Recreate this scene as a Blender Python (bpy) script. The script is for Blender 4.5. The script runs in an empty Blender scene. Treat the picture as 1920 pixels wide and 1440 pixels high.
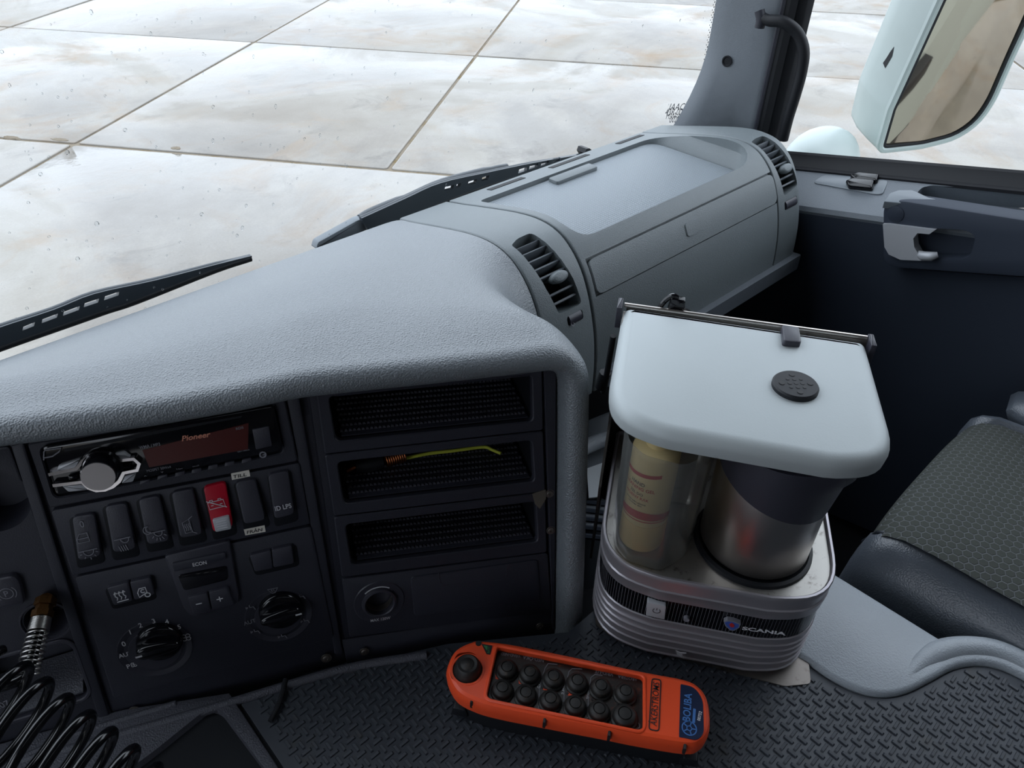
import bpy, bmesh, math, random
from mathutils import Vector as V, Matrix
random.seed(7)
C = bpy.context.scene.collection
SC = bpy.context.scene
# ------------------------------------------------------------------ camera, sky, exposure
FPX = 1380.0
HEAD, PITCH, ROLL = math.radians(43.6), math.radians(38.2), math.radians(1.15)
_h = V((math.sin(HEAD), math.cos(HEAD), 0)); _r = V((math.cos(HEAD), -math.sin(HEAD), 0)); _u = V((0, 0, 1))
CW = _h*math.cos(PITCH) - _u*math.sin(PITCH)
_c = _h*math.sin(PITCH) + _u*math.cos(PITCH)
CR = _r*math.cos(ROLL) + _c*math.sin(ROLL)
CU = -_r*math.sin(ROLL) + _c*math.cos(ROLL)
cam_d = bpy.data.cameras.new('camera'); cam = bpy.data.objects.new('camera', cam_d); C.objects.link(cam)
cam_d.sensor_width = 36; cam_d.lens = FPX/1920*36; cam_d.clip_start = 0.01; cam_d.clip_end = 300
cam.matrix_world = Matrix((CR, CU, -CW)).transposed().to_4x4()
SC.camera = cam
SC.view_settings.view_transform = 'Standard'; SC.view_settings.look = 'None'
SC.view_settings.exposure = 0.35; SC.view_settings.gamma = 1; SC.view_settings.use_curve_mapping = False
world = bpy.data.worlds.new('overcast_sky'); SC.world = world; world.use_nodes = True
wn = world.node_tree; wn.nodes.clear()
wo = wn.nodes.new('ShaderNodeOutputWorld'); wb = wn.nodes.new('ShaderNodeBackground')
wt = wn.nodes.new('ShaderNodeTexCoord'); ws = wn.nodes.new('ShaderNodeSeparateXYZ'); wr = wn.nodes.new('ShaderNodeValToRGB')
wn.links.new(wt.outputs['Generated'], ws.inputs[0]); wn.links.new(ws.outputs['Z'], wr.inputs[0])
wr.color_ramp.elements[0].color = (0.78, 0.86, 0.97, 1); wr.color_ramp.elements[0].position = 0.0
wr.color_ramp.elements[1].color = (1.06, 1.16, 1.31, 1); wr.color_ramp.elements[1].position = 0.9
wn.links.new(wr.outputs[0], wb.inputs[0]); wb.inputs[1].default_value = 1.85; wn.links.new(wb.outputs[0], wo.inputs[0])

# ------------------------------------------------------------------ geometry helpers
def ray(x, y): return CR*((x-960)/FPX) - CU*((y-720)/FPX) + CW
def at(x, y, axis, val):            # point of the view through a pixel on the plane axis = val
    d = ray(x, y); return d*(val/d[axis])
def lin(c):
    if isinstance(c, str): c = [int(c[i:i+2], 16)/255 for i in (0, 2, 4)]
    return tuple((v/12.92 if v <= .04045 else ((v+.055)/1.055)**2.4) for v in c)

class Frame:
    def __init__(s, o, x, n):
        s.o = V(o); s.n = V(n).normalized(); s.x = (V(x) - s.n*V(x).dot(s.n)).normalized(); s.y = s.n.cross(s.x)
    def px(s, x, y, w=0):
        d = ray(x, y); o = s.o + s.n*w
        p = d*(o.dot(s.n)/d.dot(s.n)) - s.o
        return (p.dot(s.x), p.dot(s.y))
    def pt(s, u, v, w=0): return s.o + s.x*u + s.y*v + s.n*w
    def pxs(s, L, w=0): return [s.px(a, b, w) for a, b in L]

def rpoly(P, r, n=4):
    """polygon with rounded corners; r a number or one per corner"""
    out = []; k = len(P)
    for i in range(k):
        a, b, c = V(P[i-1]), V(P[i]), V(P[(i+1) % k])
        rr = r[i] if isinstance(r, (list, tuple)) else r
        la, lc = (a-b).length, (c-b).length
        rr = min(rr, la*.48, lc*.48)
        if rr <= 1e-6:
            out += [tuple(b)]*(n+1) if False else [tuple(b)]
            continue
        p, q = b+(a-b)/la*rr, b+(c-b)/lc*rr
        for j in range(n+1):
            t = j/n; m = p*(1-t)**2 + b*(2*t*(1-t)) + q*t*t
            out.append(tuple(m))
    return out
def area(P): return .5*sum(P[i-1][0]*P[i][1]-P[i][0]*P[i-1][1] for i in range(len(P)))
def inset(P, d):
    s = 1 if area(P) > 0 else -1; k = len(P); out = []
    for i in range(k):
        a, b, c = V(P[i-1]), V(P[i]), V(P[(i+1) % k])
        e1, e2 = (b-a), (c-b)
        if e1.length < 1e-9 or e2.length < 1e-9:
            e1 = e2 = (c-a)
        e1.normalize(); e2.normalize()
        n1, n2 = V((-e1.y, e1.x))*s, V((-e2.y, e2.x))*s
        m = n1+n2
        m = m/ max(m.dot(m)/2, .35)
        out.append(tuple(b + m*d))
    return out
def circ(u, v, r, n=24, ry=None, a0=0): return [(u+r*math.cos(a0+2*math.pi*i/n), v+(ry or r)*math.sin(a0+2*math.pi*i/n)) for i in range(n)]

class MB:
    def __init__(s): s.v = []; s.f = []
    def ring(s, pts):
        i = len(s.v); s.v += [V(p) for p in pts]; return list(range(i, i+len(pts)))
    def bridge(s, A, B, closed=True):
        k = len(A)
        for i in range(k if closed else k-1):
            j = (i+1) % k; s.f.append((A[i], A[j], B[j], B[i]))
    def cap(s, A): s.f.append(tuple(A))
    def prism(s, fr, P, w0, w1, bev=0, bottom=True, inner=None):
        up = 1 if w1 > w0 else -1
        R = [s.ring([fr.pt(u, v, w0) for u, v in P])]
        if bev:
            R.append(s.ring([fr.pt(u, v, w1-bev*up) for u, v in P]))
            R.append(s.ring([fr.pt(u, v, w1-bev*.3*up) for u, v in inset(P, bev*.3)]))
            R.append(s.ring([fr.pt(u, v, w1) for u, v in inset(P, bev)]))
        else: R.append(s.ring([fr.pt(u, v, w1) for u, v in P]))
        for a, b in zip(R, R[1:]): s.bridge(a, b)
        s.cap(R[-1])
        if bottom: s.cap(R[0][::-1])
        return s
    def loft(s, rings, cap0=True, cap1=True, closed=True):
        R = [s.ring(r) for r in rings]
        for a, b in zip(R, R[1:]): s.bridge(a, b, closed)
        if cap0: s.cap(R[0][::-1])
        if cap1: s.cap(R[-1])
        return s
    def plate(s, fr, outer, inner, w0, w1, bev=0):   # plate with one hole; outer and inner have as many points
        a = s.ring([fr.pt(u, v, w0) for u, v in outer]); b = s.ring([fr.pt(u, v, w1-bev) for u, v in outer])
        c = s.ring([fr.pt(u, v, w1) for u, v in inset(outer, bev)]) if bev else b
        d = s.ring([fr.pt(u, v, w1) for u, v in inset(inner, -bev)]) if bev else s.ring([fr.pt(u, v, w1) for u, v in inner])
        e = s.ring([fr.pt(u, v, w1-bev) for u, v in inner]) if bev else d
        g = s.ring([fr.pt(u, v, w0) for u, v in inner])
        s.bridge(a, b)
        if bev: s.bridge(b, c)
        s.bridge(c, d)
        if bev: s.bridge(d, e)
        s.bridge(e, g); s.bridge(g, a); return s
    def lathe(s, fr, u, v, prof, n=32, cap0=False, cap1=True):
        return s.loft([[fr.pt(u+r*math.cos(2*math.pi*i/n), v+r*math.sin(2*math.pi*i/n), w) for i in range(n)] for r, w in prof], cap0, cap1)
    def tube(s, P, r, n=10, caps=True, closed=False):
        P = [V(p) for p in P]; k = len(P); nrm = None; rings = []
        for i in range(k):
            if closed: t = P[(i+1) % k]-P[i-1]
            else: t = P[min(i+1, k-1)]-P[max(i-1, 0)]
            t.normalize()
            if nrm is None:
                nrm = t.orthogonal().normalized()
            nrm = (nrm - t*nrm.dot(t)).normalized(); b = t.cross(nrm)
            rr = r[i] if isinstance(r, (list, tuple)) else r
            rings.append([P[i] + nrm*(rr*math.cos(2*math.pi*j/n)) + b*(rr*math.sin(2*math.pi*j/n)) for j in range(n)])
        return s.loft(rings, caps, caps)
    def grid(s, rows):
        R = [s.ring(r) for r in rows]
        for a, b in zip(R, R[1:]): s.bridge(a, b, False)
        return s
    def stroke(s, fr, P, width, w, h=.0003, closed=False):   # a flat raised line following P (uv)
        P = [V(p) for p in P]; k = len(P); L = []; Rr = []
        for i in range(k):
            t = (P[(i+1) % k]-P[i-1]) if closed else (P[min(i+1, k-1)]-P[max(i-1, 0)])
            if t.length < 1e-9: t = V((1, 0))
            t.normalize(); m = V((-t.y, t.x))*(width/2)
            L.append(P[i]+m); Rr.append(P[i]-m)
        if closed: L.append(L[0]); Rr.append(Rr[0])
        rows = [[fr.pt(p.x, p.y, w) for p in L], [fr.pt(p.x, p.y, w+h) for p in L], [fr.pt(p.x, p.y, w+h) for p in Rr], [fr.pt(p.x, p.y, w) for p in Rr]]
        return s.grid(rows)
    def disc(s, fr, u, v, r, w, h=.0003, n=16): return s.prism(fr, circ(u, v, r, n), w, w+h)

def cat(P, n=6, closed=False):      # Catmull-Rom through points
    P = [V(p) for p in P]; out = []; k = len(P)
    for i in range(k if closed else k-1):
        if closed: a, b, c, d = P[i-1], P[i], P[(i+1) % k], P[(i+2) % k]
        else:
            b, c = P[i], P[i+1]; a = P[i-1] if i else b*2-c; d = P[i+2] if i+2 < k else c*2-b
        for j in range(n):
            t = j/n; out.append(.5*((2*b)+(c-a)*t+(2*a-5*b+4*c-d)*t*t+(3*b-a-3*c+d)*t**3))
    if not closed: out.append(P[-1].copy())
    return out

WL = {}
def build(name, mb, mat, parent=None, ang=32, merge=True, kind=None, label=None):
    base = WL[parent] if parent is not None else V((0, 0, 0))
    me = bpy.data.meshes.new(name)
    me.from_pydata([tuple(p-base) for p in mb.v], [], mb.f)
    bm = bmesh.new(); bm.from_mesh(me)
    if merge: bmesh.ops.remove_doubles(bm, verts=bm.verts, dist=1e-6)
    bmesh.ops.recalc_face_normals(bm, faces=bm.faces)
    bm.to_mesh(me); bm.free()
    me.polygons.foreach_set('use_smooth', [True]*len(me.polygons)); me.set_sharp_from_angle(angle=math.radians(ang))
    me.materials.append(mat)
    o = bpy.data.objects.new(name, me); C.objects.link(o); WL[o] = base
    if parent is not None: o.parent = parent
    if kind: o['kind'] = kind
    if label: o['label'] = label
    return o
def thing(name, label, category, loc=(0, 0, 0), group=None):
    o = bpy.data.objects.new(name, None); C.objects.link(o); o.location = loc; o.empty_display_size = .02; WL[o] = V(loc)
    o['label'] = label; o['category'] = category
    if group: o['group'] = group
    return o
def tag(o, label, category, group=None):
    o['label'] = label; o['category'] = category
    if group: o['group'] = group
    return o
def struct(name, label, loc=(0, 0, 0)):
    o = bpy.data.objects.new(name, None); C.objects.link(o); o.location = loc; WL[o] = V(loc); o['kind'] = 'structure'; o['label'] = label
    return o
def cut(o, cutters):                # boolean difference, evaluated into the mesh, cutters removed
    base = WL[o]; tmp = []
    for mb in cutters:
        me = bpy.data.meshes.new('cutter'); me.from_pydata([tuple(p) for p in mb.v], [], mb.f)
        bm = bmesh.new(); bm.from_mesh(me); bmesh.ops.remove_doubles(bm, verts=bm.verts, dist=1e-6); bmesh.ops.recalc_face_normals(bm, faces=bm.faces); bm.to_mesh(me); bm.free()
        c = bpy.data.objects.new('cutter', me); C.objects.link(c); tmp.append(c)
        m = o.modifiers.new('cut', 'BOOLEAN'); m.operation = 'DIFFERENCE'; m.solver = 'EXACT'; m.object = c
    p = o.parent; o.parent = None; mw = o.location.copy(); o.location = base
    for solver in ('EXACT', 'MANIFOLD', 'FAST'):
        for m in o.modifiers: m.solver = solver
        bpy.context.view_layer.update(); dg = bpy.context.evaluated_depsgraph_get()
        me = bpy.data.meshes.new_from_object(o.evaluated_get(dg)); me.name = o.name
        if len(me.polygons): break
        print('cut: no result with', solver, o.name)
    o.modifiers.clear(); old = o.data; o.data = me; bpy.data.meshes.remove(old)
    me.polygons.foreach_set('use_smooth', [True]*len(me.polygons)); me.set_sharp_from_angle(angle=math.radians(30))
    o.location = mw; o.parent = p
    for c in tmp: m = c.data; bpy.data.objects.remove(c); bpy.data.meshes.remove(m)
    return o
def text_mb(s, fr, pa, pb, w, hf=1.0, shear=0, bold=0, h=.0003, px=True, space=1.0):
    """lettering standing on the frame's plane, its baseline running from pa to pb"""
    cu = bpy.data.curves.new('t', 'FONT'); cu.body = s; cu.size = 1; cu.shear = shear; cu.offset = bold; cu.resolution_u = 3; cu.space_character = space
    o = bpy.data.objects.new('t', cu); C.objects.link(o); bpy.context.view_layer.update()
    me = bpy.data.meshes.new_from_object(o.evaluated_get(bpy.context.evaluated_depsgraph_get()))
    bpy.data.objects.remove(o); bpy.data.curves.remove(cu)
    a, b = (V(fr.px(*pa, w)), V(fr.px(*pb, w))) if px else (V(pa), V(pb))
    xs = [v.co.x for v in me.vertices]; x0, x1 = min(xs), max(xs); L = (b-a).length; k = L/(x1-x0); t = (b-a)/L; nn = V((-t.y, t.x))
    mb = MB()
    mb.v = [fr.pt(*(a + t*((v.co.x-x0)*k) + nn*(v.co.y*k*hf)), w+h) for v in me.vertices]
    mb.f = [tuple(p.vertices) for p in me.polygons]
    bpy.data.meshes.remove(me); return mb

# ------------------------------------------------------------------ materials
def nodes(m):
    m.use_nodes = True; nt = m.node_tree; return nt, nt.nodes['Principled BSDF']
def mat(name, col, rough=.5, metal=0, spec=.5, bump=None, var=0, dirt=None, coat=0):
    """col: sRGB hex; bump=(kind, scale, distance); var: faint mottling; dirt=(hex, scale, amount)"""
    m = bpy.data.materials.new(name); nt, b = nodes(m); c = lin(col)
    b.inputs['Base Color'].default_value = (*c, 1); b.inputs['Roughness'].default_value = rough
    b.inputs['Metallic'].default_value = metal; b.inputs['Specular IOR Level'].default_value = spec
    if coat: b.inputs['Coat Weight'].default_value = coat; b.inputs['Coat Roughness'].default_value = .1
    tc = nt.nodes.new('ShaderNodeTexCoord'); co = tc.outputs['Object']
    cur = None
    if var:
        n = nt.nodes.new('ShaderNodeTexNoise'); n.inputs['Scale'].default_value = 22; n.inputs['Detail'].default_value = 6; nt.links.new(co, n.inputs['Vector'])
        mx = nt.nodes.new('ShaderNodeMix'); mx.data_type = 'RGBA'; mx.inputs[6].default_value = (*[v*(1-var) for v in c], 1); mx.inputs[7].default_value = (*[min(1, v*(1+var)) for v in c], 1)
        nt.links.new(n.outputs['Fac'], mx.inputs[0]); cur = mx.outputs[2]
    if dirt:
        n = nt.nodes.new('ShaderNodeTexNoise'); n.inputs['Scale'].default_value = dirt[1]; n.inputs['Detail'].default_value = 8; n.inputs['Roughness'].default_value = .7; nt.links.new(co, n.inputs['Vector'])
        r = nt.nodes.new('ShaderNodeValToRGB'); r.color_ramp.elements[0].position = .62-dirt[2]*.2; r.color_ramp.elements[1].position = .78-dirt[2]*.2
        nt.links.new(n.outputs['Fac'], r.inputs[0])
        mx = nt.nodes.new('ShaderNodeMix'); mx.data_type = 'RGBA'; mx.inputs[7].default_value = (*lin(dirt[0]), 1)
        if cur: nt.links.new(cur, mx.inputs[6])
        else: mx.inputs[6].default_value = (*c, 1)
        nt.links.new(r.outputs[0], mx.inputs[0]); cur = mx.outputs[2]
    if cur: nt.links.new(cur, b.inputs['Base Color'])
    if bump:
        kind, sc, dist = bump
        if kind == 'noise':
            t = nt.nodes.new('ShaderNodeTexNoise'); t.inputs['Scale'].default_value = sc; t.inputs['Detail'].default_value = 2; out = t.outputs['Fac']
        elif kind == 'grain':
            t = nt.nodes.new('ShaderNodeTexVoronoi'); t.feature = 'SMOOTH_F1'; t.inputs['Scale'].default_value = sc; out = t.outputs['Distance']
        elif kind == 'brush':
            t = nt.nodes.new('ShaderNodeTexNoise'); t.inputs['Scale'].default_value = sc; out = t.outputs['Fac']
            mp = nt.nodes.new('ShaderNodeMapping'); mp.inputs['Scale'].default_value = (.03, .03, 1); nt.links.new(co, mp.inputs[0]); nt.links.new(mp.outputs[0], t.inputs['Vector'])
        if kind != 'brush': nt.links.new(co, t.inputs['Vector'])
        bp = nt.nodes.new('ShaderNodeBump'); bp.inputs['Strength'].default_value = 1; bp.inputs['Distance'].default_value = dist
        nt.links.new(out, bp.inputs['Height']); nt.links.new(bp.outputs[0], b.inputs['Normal'])
    return m
def glass(name, col=(1, 1, 1), ior=1.45, rough=0.0, gloss=1.0):
    m = bpy.data.materials.new(name); m.use_nodes = True; nt = m.node_tree; nt.nodes.clear()
    o = nt.nodes.new('ShaderNodeOutputMaterial'); t = nt.nodes.new('ShaderNodeBsdfTransparent'); t.inputs[0].default_value = (*col, 1)
    g = nt.nodes.new('ShaderNodeBsdfGlossy'); g.inputs['Roughness'].default_value = rough
    f = nt.nodes.new('ShaderNodeFresnel'); f.inputs[0].default_value = ior; x = nt.nodes.new('ShaderNodeMixShader')
    mu = nt.nodes.new('ShaderNodeMath'); mu.operation = 'MULTIPLY'; mu.inputs[1].default_value = gloss
    nt.links.new(f.outputs[0], mu.inputs[0]); nt.links.new(mu.outputs[0], x.inputs[0])
    nt.links.new(t.outputs[0], x.inputs[1]); nt.links.new(g.outputs[0], x.inputs[2]); nt.links.new(x.outputs[0], o.inputs[0]); return m

M = {}
M['dash'] = mat('dash_plastic', '6f757a', .46, spec=1.1, bump=('grain', 760, .0007), var=.05)
M['wiper'] = mat('wiper_plastic', '343b42', .35, spec=.6)
M['slat'] = mat('vent_slat_plastic', '4b5157', .5)
M['switch_plate'] = mat('switch_plate_plastic', '767d83', .3)
M['door_sill'] = mat('door_sill_plastic', '666d74', .48, spec=.6, bump=('noise', 800, .0004), var=.05)
M['dash2'] = mat('passenger_dash_plastic', '6a7275', .5, spec=.8, bump=('noise', 900, .0005), var=.05)
M['lip'] = mat('cowl_grain_plastic', '4a4c54', .42, bump=('grain', 760, .0007), var=.05)
M['black'] = mat('black_panel_plastic', '2d2e37', .5, spec=.4, bump=('noise', 1500, .0002), var=.12)
M['black2'] = mat('black_button_plastic', '35353e', .36, spec=.5, bump=('noise', 1500, .00015))
M['deep'] = mat('dark_recess_plastic', '0f1117', .6, spec=.3)
M['gloss'] = mat('gloss_black', '0b0b10', .12, spec=.5)
M['rubber'] = mat('black_rubber', '15171c', .55, spec=.4, var=.1)
M['hose'] = mat('black_hose', '08090c', .16, spec=.6)
M['white'] = mat('white_print', 'c9c9cd', .6)
M['grey_print'] = mat('grey_print', '7c7c84', .6)
M['sticker'] = mat('label_sticker', 'e2dcd0', .5)
M['ink'] = mat('black_ink', '1a1a1c', .6)
M['red'] = mat('red_plastic', 'b3122a', .3, spec=.5)
M['silver_plastic'] = mat('silver_plastic', 'b4b6ba', .38, metal=.15)
M['chrome'] = mat('chrome', 'd8d4d6', .14, metal=1)
M['knob'] = mat('spun_aluminium', 'a9a5a6', .32, metal=1)
M['display'] = mat('radio_display', '4a1513', .3, spec=.5)
M['orangeprint'] = mat('orange_print', 'd08a72', .5)
M['alu'] = mat('lid_aluminium', 'b2b8b9', .55, metal=.2, spec=.3, bump=('noise', 700, .00006), var=.03)
M['body'] = mat('brushed_silver', 'aaa6ab', .38, metal=.65, var=.06)
M['steel'] = mat('stainless', 'cbc4be', .33, metal=1, bump=('brush', 900, .00012), var=.08)
M['plate'] = mat('stainless_plate', 'a8a5a0', .38, metal=.8, dirt=('4c463f', 60, .25), var=.1)
M['bracket'] = mat('bracket_steel', '7a746f', .42, metal=.8, dirt=('4c443c', 40, .3))
M['mat'] = mat('rubber_mat', '363a41', .5, spec=.4, var=.15, dirt=('3a3936', 30, .2))
M['trim'] = mat('tunnel_plastic', 'a2a9b0', .45, spec=.8, bump=('noise', 600, .0006), var=.06)
M['console'] = mat('console_plastic', '484951', .5, bump=('grain', 800, .0005), var=.05)
M['orange'] = mat('orange_shell', 'ee5128', .38, spec=.45, var=.08, dirt=('4a1a10', 120, -.18))
M['dirtyblack'] = mat('dusty_black', '1d1b1a', .55, var=.2, dirt=('4a3d33', 140, .35))
M['dirtyclear'] = mat('grimy_window', '26211f', .35, var=.3, dirt=('6a3a2a', 90, .3))
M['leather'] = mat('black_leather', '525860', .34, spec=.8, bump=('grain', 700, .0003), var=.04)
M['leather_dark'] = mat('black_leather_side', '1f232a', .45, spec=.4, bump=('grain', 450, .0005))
M['ceiling'] = mat('headlining', '56524f', .9, spec=.1)
M['wall'] = mat('cab_trim', '3a3a3d', .7, spec=.3)
M['floor'] = mat('footwell_rubber', '15181d', .7, spec=.3)
M['pillar'] = mat('pillar_plastic', '6f757b', .5, spec=.45, bump=('noise', 800, .0004), var=.05)
M['door'] = mat('door_plastic', '60666d', .48, spec=.45, bump=('noise', 800, .0004), var=.05)
M['door_shaded'] = mat('door_lower_shaded', '323945', .6, spec=.3, var=.05)  # door plastic darkened: shade on the lower door put into the colour
M['white_paint'] = mat('white_paint', 'bdc8c5', .35, spec=.5, var=.05, dirt=('9fa79d', 14, -.1))
M['mirror'] = mat('mirror_glass', 'bdb2a2', .03, metal=1)
M['brass'] = mat('brass_fitting', '7a5836', .38, metal=1, dirt=('3a2a1c', 200, .3))
M['spring'] = mat('spring_steel', 'b9b6b2', .28, metal=1)
M['copper'] = mat('copper', 'a5623c', .35, metal=1)
M['lime'] = mat('lime_cord', 'b4b83a', .7)
M['tape'] = mat('grey_tape', '5d564d', .8, var=.2)
M['paper'] = mat('white_paper', 'd5dade', .7)
M['cream'] = mat('cream_plastic', 'd9bf86', .5, spec=.4, var=.04)
M['label'] = mat('bottle_label', 'dfcb98', .55, var=.04)
M['redprint'] = mat('red_print', 'b3262c', .6)
M['blueprint'] = mat('blue_print', '3f6fae', .5)
M['navy'] = mat('navy_sticker', '12213f', .35)
M['blue'] = mat('emblem_blue', '3d5aa8', .4)
M['green'] = mat('green_print', '2f7d4a', .5)
M['moss'] = mat('moss', '7b7265', .95, spec=.1, dirt=('6a5a3a', 3, .6))
M['screen'] = glass('windscreen_glass', (.97, .985, .98), 1.2, 0, .6)
M['water'] = glass('water_drop', (.93, .95, .96), 1.33, .02)
M['clear'] = glass('clear_plastic', (.80, .78, .74), 1.45, .18, 1.4)
_nt = M['clear'].node_tree; _o = _nt.nodes['Material Output']; _src = _o.inputs[0].links[0].from_socket
_d = _nt.nodes.new('ShaderNodeBsdfDiffuse'); _d.inputs[0].default_value = (.30, .31, .30, 1); _m = _nt.nodes.new('ShaderNodeMixShader'); _m.inputs[0].default_value = .22
_nt.links.new(_src, _m.inputs[1]); _nt.links.new(_d.outputs[0], _m.inputs[2]); _nt.links.new(_m.outputs[0], _o.inputs[0])
M['frit'] = mat('black_ceramic', '101114', .5)
# wet concrete: stained slabs, wet sheen in broad patches
def concrete():
    m = bpy.data.materials.new('wet_concrete'); nt, b = nodes(m); N = nt.nodes; L = nt.links
    tc = N.new('ShaderNodeTexCoord'); co = tc.outputs['Object']
    def noise(sc, det=6, rough=.55, vec=co, dist=0):
        n = N.new('ShaderNodeTexNoise'); n.inputs['Scale'].default_value = sc; n.inputs['Detail'].default_value = det; n.inputs['Roughness'].default_value = rough; n.inputs['Distortion'].default_value = dist
        L.new(vec, n.inputs['Vector']); return n.outputs['Fac']
    def ramp(f, stops):
        r = N.new('ShaderNodeValToRGB'); e = r.color_ramp.elements
        e[0].position, e[0].color = stops[0][0], (*stops[0][1], 1); e[1].position, e[1].color = stops[-1][0], (*stops[-1][1], 1)
        for p, c in stops[1:-1]:
            k = e.new(p); k.color = (*c, 1)
        L.new(f, r.inputs[0]); return r.outputs[0]
    def mix(f, a, c, mode='MIX'):
        x = N.new('ShaderNodeMix'); x.data_type = 'RGBA'; x.blend_type = mode
        for i, s in ((0, f), (6, a), (7, c)):
            if hasattr(s, 'default_value') or not isinstance(s, (tuple, float)): L.new(s, x.inputs[i])
            elif isinstance(s, float): x.inputs[i].default_value = s
            else: x.inputs[i].default_value = (*s, 1)
        return x.outputs[2]
    base = ramp(noise(.55, 7, .6, dist=.4), [(.3, lin('736b60')), (.5, lin('878279')), (.7, lin('94918b'))])
    stain = ramp(noise(1.1, 8, .65, dist=.8), [(.50, (0, 0, 0)), (.72, (1, 1, 1))])
    c1 = mix(stain, base, lin('816e57'))
    dark = ramp(noise(2.3, 8, .7, dist=.5), [(.56, (0, 0, 0)), (.70, (.55, .55, .55))])
    c2 = mix(dark, c1, lin('5d574f'))
    fine = ramp(noise(60, 3), [(.3, (.88, .88, .88)), (.7, (1, 1, 1))])
    c3 = mix(1.0, c2, fine, 'MULTIPLY')
    wet = noise(.42, 7, .62, dist=.9)
    damp = ramp(wet, [(.40, (.72, .72, .73)), (.52, (.95, .95, .95)), (.62, (1, 1, 1))])
    L.new(mix(1.0, c3, damp, 'MULTIPLY'), b.inputs['Base Color'])
    rr = ramp(wet, [(.40, (.06, .06, .06)), (.5, (.2, .2, .2)), (.60, (.45, .45, .45))])
    L.new(rr, b.inputs['Roughness']); b.inputs['Specular IOR Level'].default_value = .6
    mp = N.new('ShaderNodeMapping'); mp.inputs['Scale'].default_value = (1, 1, 1); L.new(co, mp.inputs[0])
    bp = N.new('ShaderNodeBump'); bp.inputs['Distance'].default_value = .01; bp.inputs['Strength'].default_value = .35; L.new(noise(3.5, 5), bp.inputs['Height']); L.new(bp.outputs[0], b.inputs['Normal'])
    return m
M['concrete'] = concrete()
# seat cloth: hexagon weave
def hexcloth():
    m = bpy.data.materials.new('hexagon_seat_cloth'); nt, b = nodes(m); N = nt.nodes; L = nt.links
    tc = N.new('ShaderNodeTexCoord')
    mp = N.new('ShaderNodeMapping'); mp.inputs['Scale'].default_value = (110, 110, 110); L.new(tc.outputs['Object'], mp.inputs[0])
    sx = N.new('ShaderNodeSeparateXYZ'); L.new(mp.outputs[0], sx.inputs[0])
    def ma(op, a, c=None, d=None):
        n = N.new('ShaderNodeMath'); n.operation = op
        for i, s in enumerate((a, c, d)):
            if s is None: continue
            if isinstance(s, (int, float)): n.inputs[i].default_value = s
            else: L.new(s, n.inputs[i])
        return n.outputs[0]
    def hexd(ox, oy):
        x = ma('SUBTRACT', ma('MODULO', ma('ADD', sx.outputs[0], 1000+ox), 1.0), .5)
        y = ma('SUBTRACT', ma('MODULO', ma('ADD', sx.outputs[1], 1732.05+oy), 1.73205), .866)
        ax, ay = ma('ABSOLUTE', x), ma('ABSOLUTE', y)
        return ma('MAXIMUM', ax, ma('ADD', ma('MULTIPLY', ax, .5), ma('MULTIPLY', ay, .866)))
    h = ma('MINIMUM', hexd(0, 0), hexd(.5, .866))
    r = N.new('ShaderNodeValToRGB'); r.color_ramp.elements[0].position = .40; r.color_ramp.elements[1].position = .47; L.new(h, r.inputs[0])
    nz = N.new('ShaderNodeTexNoise'); nz.inputs['Scale'].default_value = 9; L.new(tc.outputs['Object'], nz.inputs['Vector'])
    mx = N.new('ShaderNodeMix'); mx.data_type = 'RGBA'; mx.inputs[6].default_value = (*lin('444743'), 1); mx.inputs[7].default_value = (*lin('656869'), 1); L.new(r.outputs[0], mx.inputs[0])
    L.new(mx.outputs[2], b.inputs['Base Color']); b.inputs['Roughness'].default_value = .85; b.inputs['Specular IOR Level'].default_value = .2
    bp = N.new('ShaderNodeBump'); bp.inputs['Distance'].default_value = .0008; bp.invert = True; L.new(r.outputs[0], bp.inputs['Height']); L.new(bp.outputs[0], b.inputs['Normal'])
    return m
M['hex'] = hexcloth()
# tray mat: fine crossed weave
def weave(name, col, scale, dist):
    m = bpy.data.materials.new(name); nt, b = nodes(m); N = nt.nodes; L = nt.links
    tc = N.new('ShaderNodeTexCoord'); hs = []
    for ax in (0, 1):
        w = N.new('ShaderNodeTexWave'); w.bands_direction = 'X' if ax == 0 else 'Y'; w.inputs['Scale'].default_value = scale; L.new(tc.outputs['Object'], w.inputs['Vector']); hs.append(w.outputs['Fac'])
    mu = N.new('ShaderNodeMath'); mu.operation = 'MULTIPLY'; L.new(hs[0], mu.inputs[0]); L.new(hs[1], mu.inputs[1])
    bp = N.new('ShaderNodeBump'); bp.inputs['Distance'].default_value = dist; L.new(mu.outputs[0], bp.inputs['Height']); L.new(bp.outputs[0], b.inputs['Normal'])
    r = N.new('ShaderNodeMix'); r.data_type = 'RGBA'; c = lin(col); r.inputs[6].default_value = (*[v*.85 for v in c], 1); r.inputs[7].default_value = (*[v*1.15 for v in c], 1); L.new(mu.outputs[0], r.inputs[0])
    L.new(r.outputs[2], b.inputs['Base Color']); b.inputs['Roughness'].default_value = .5
    return m
M['traymat'] = weave('tray_mat_rubber', '8b9399', 84, .0004)
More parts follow.
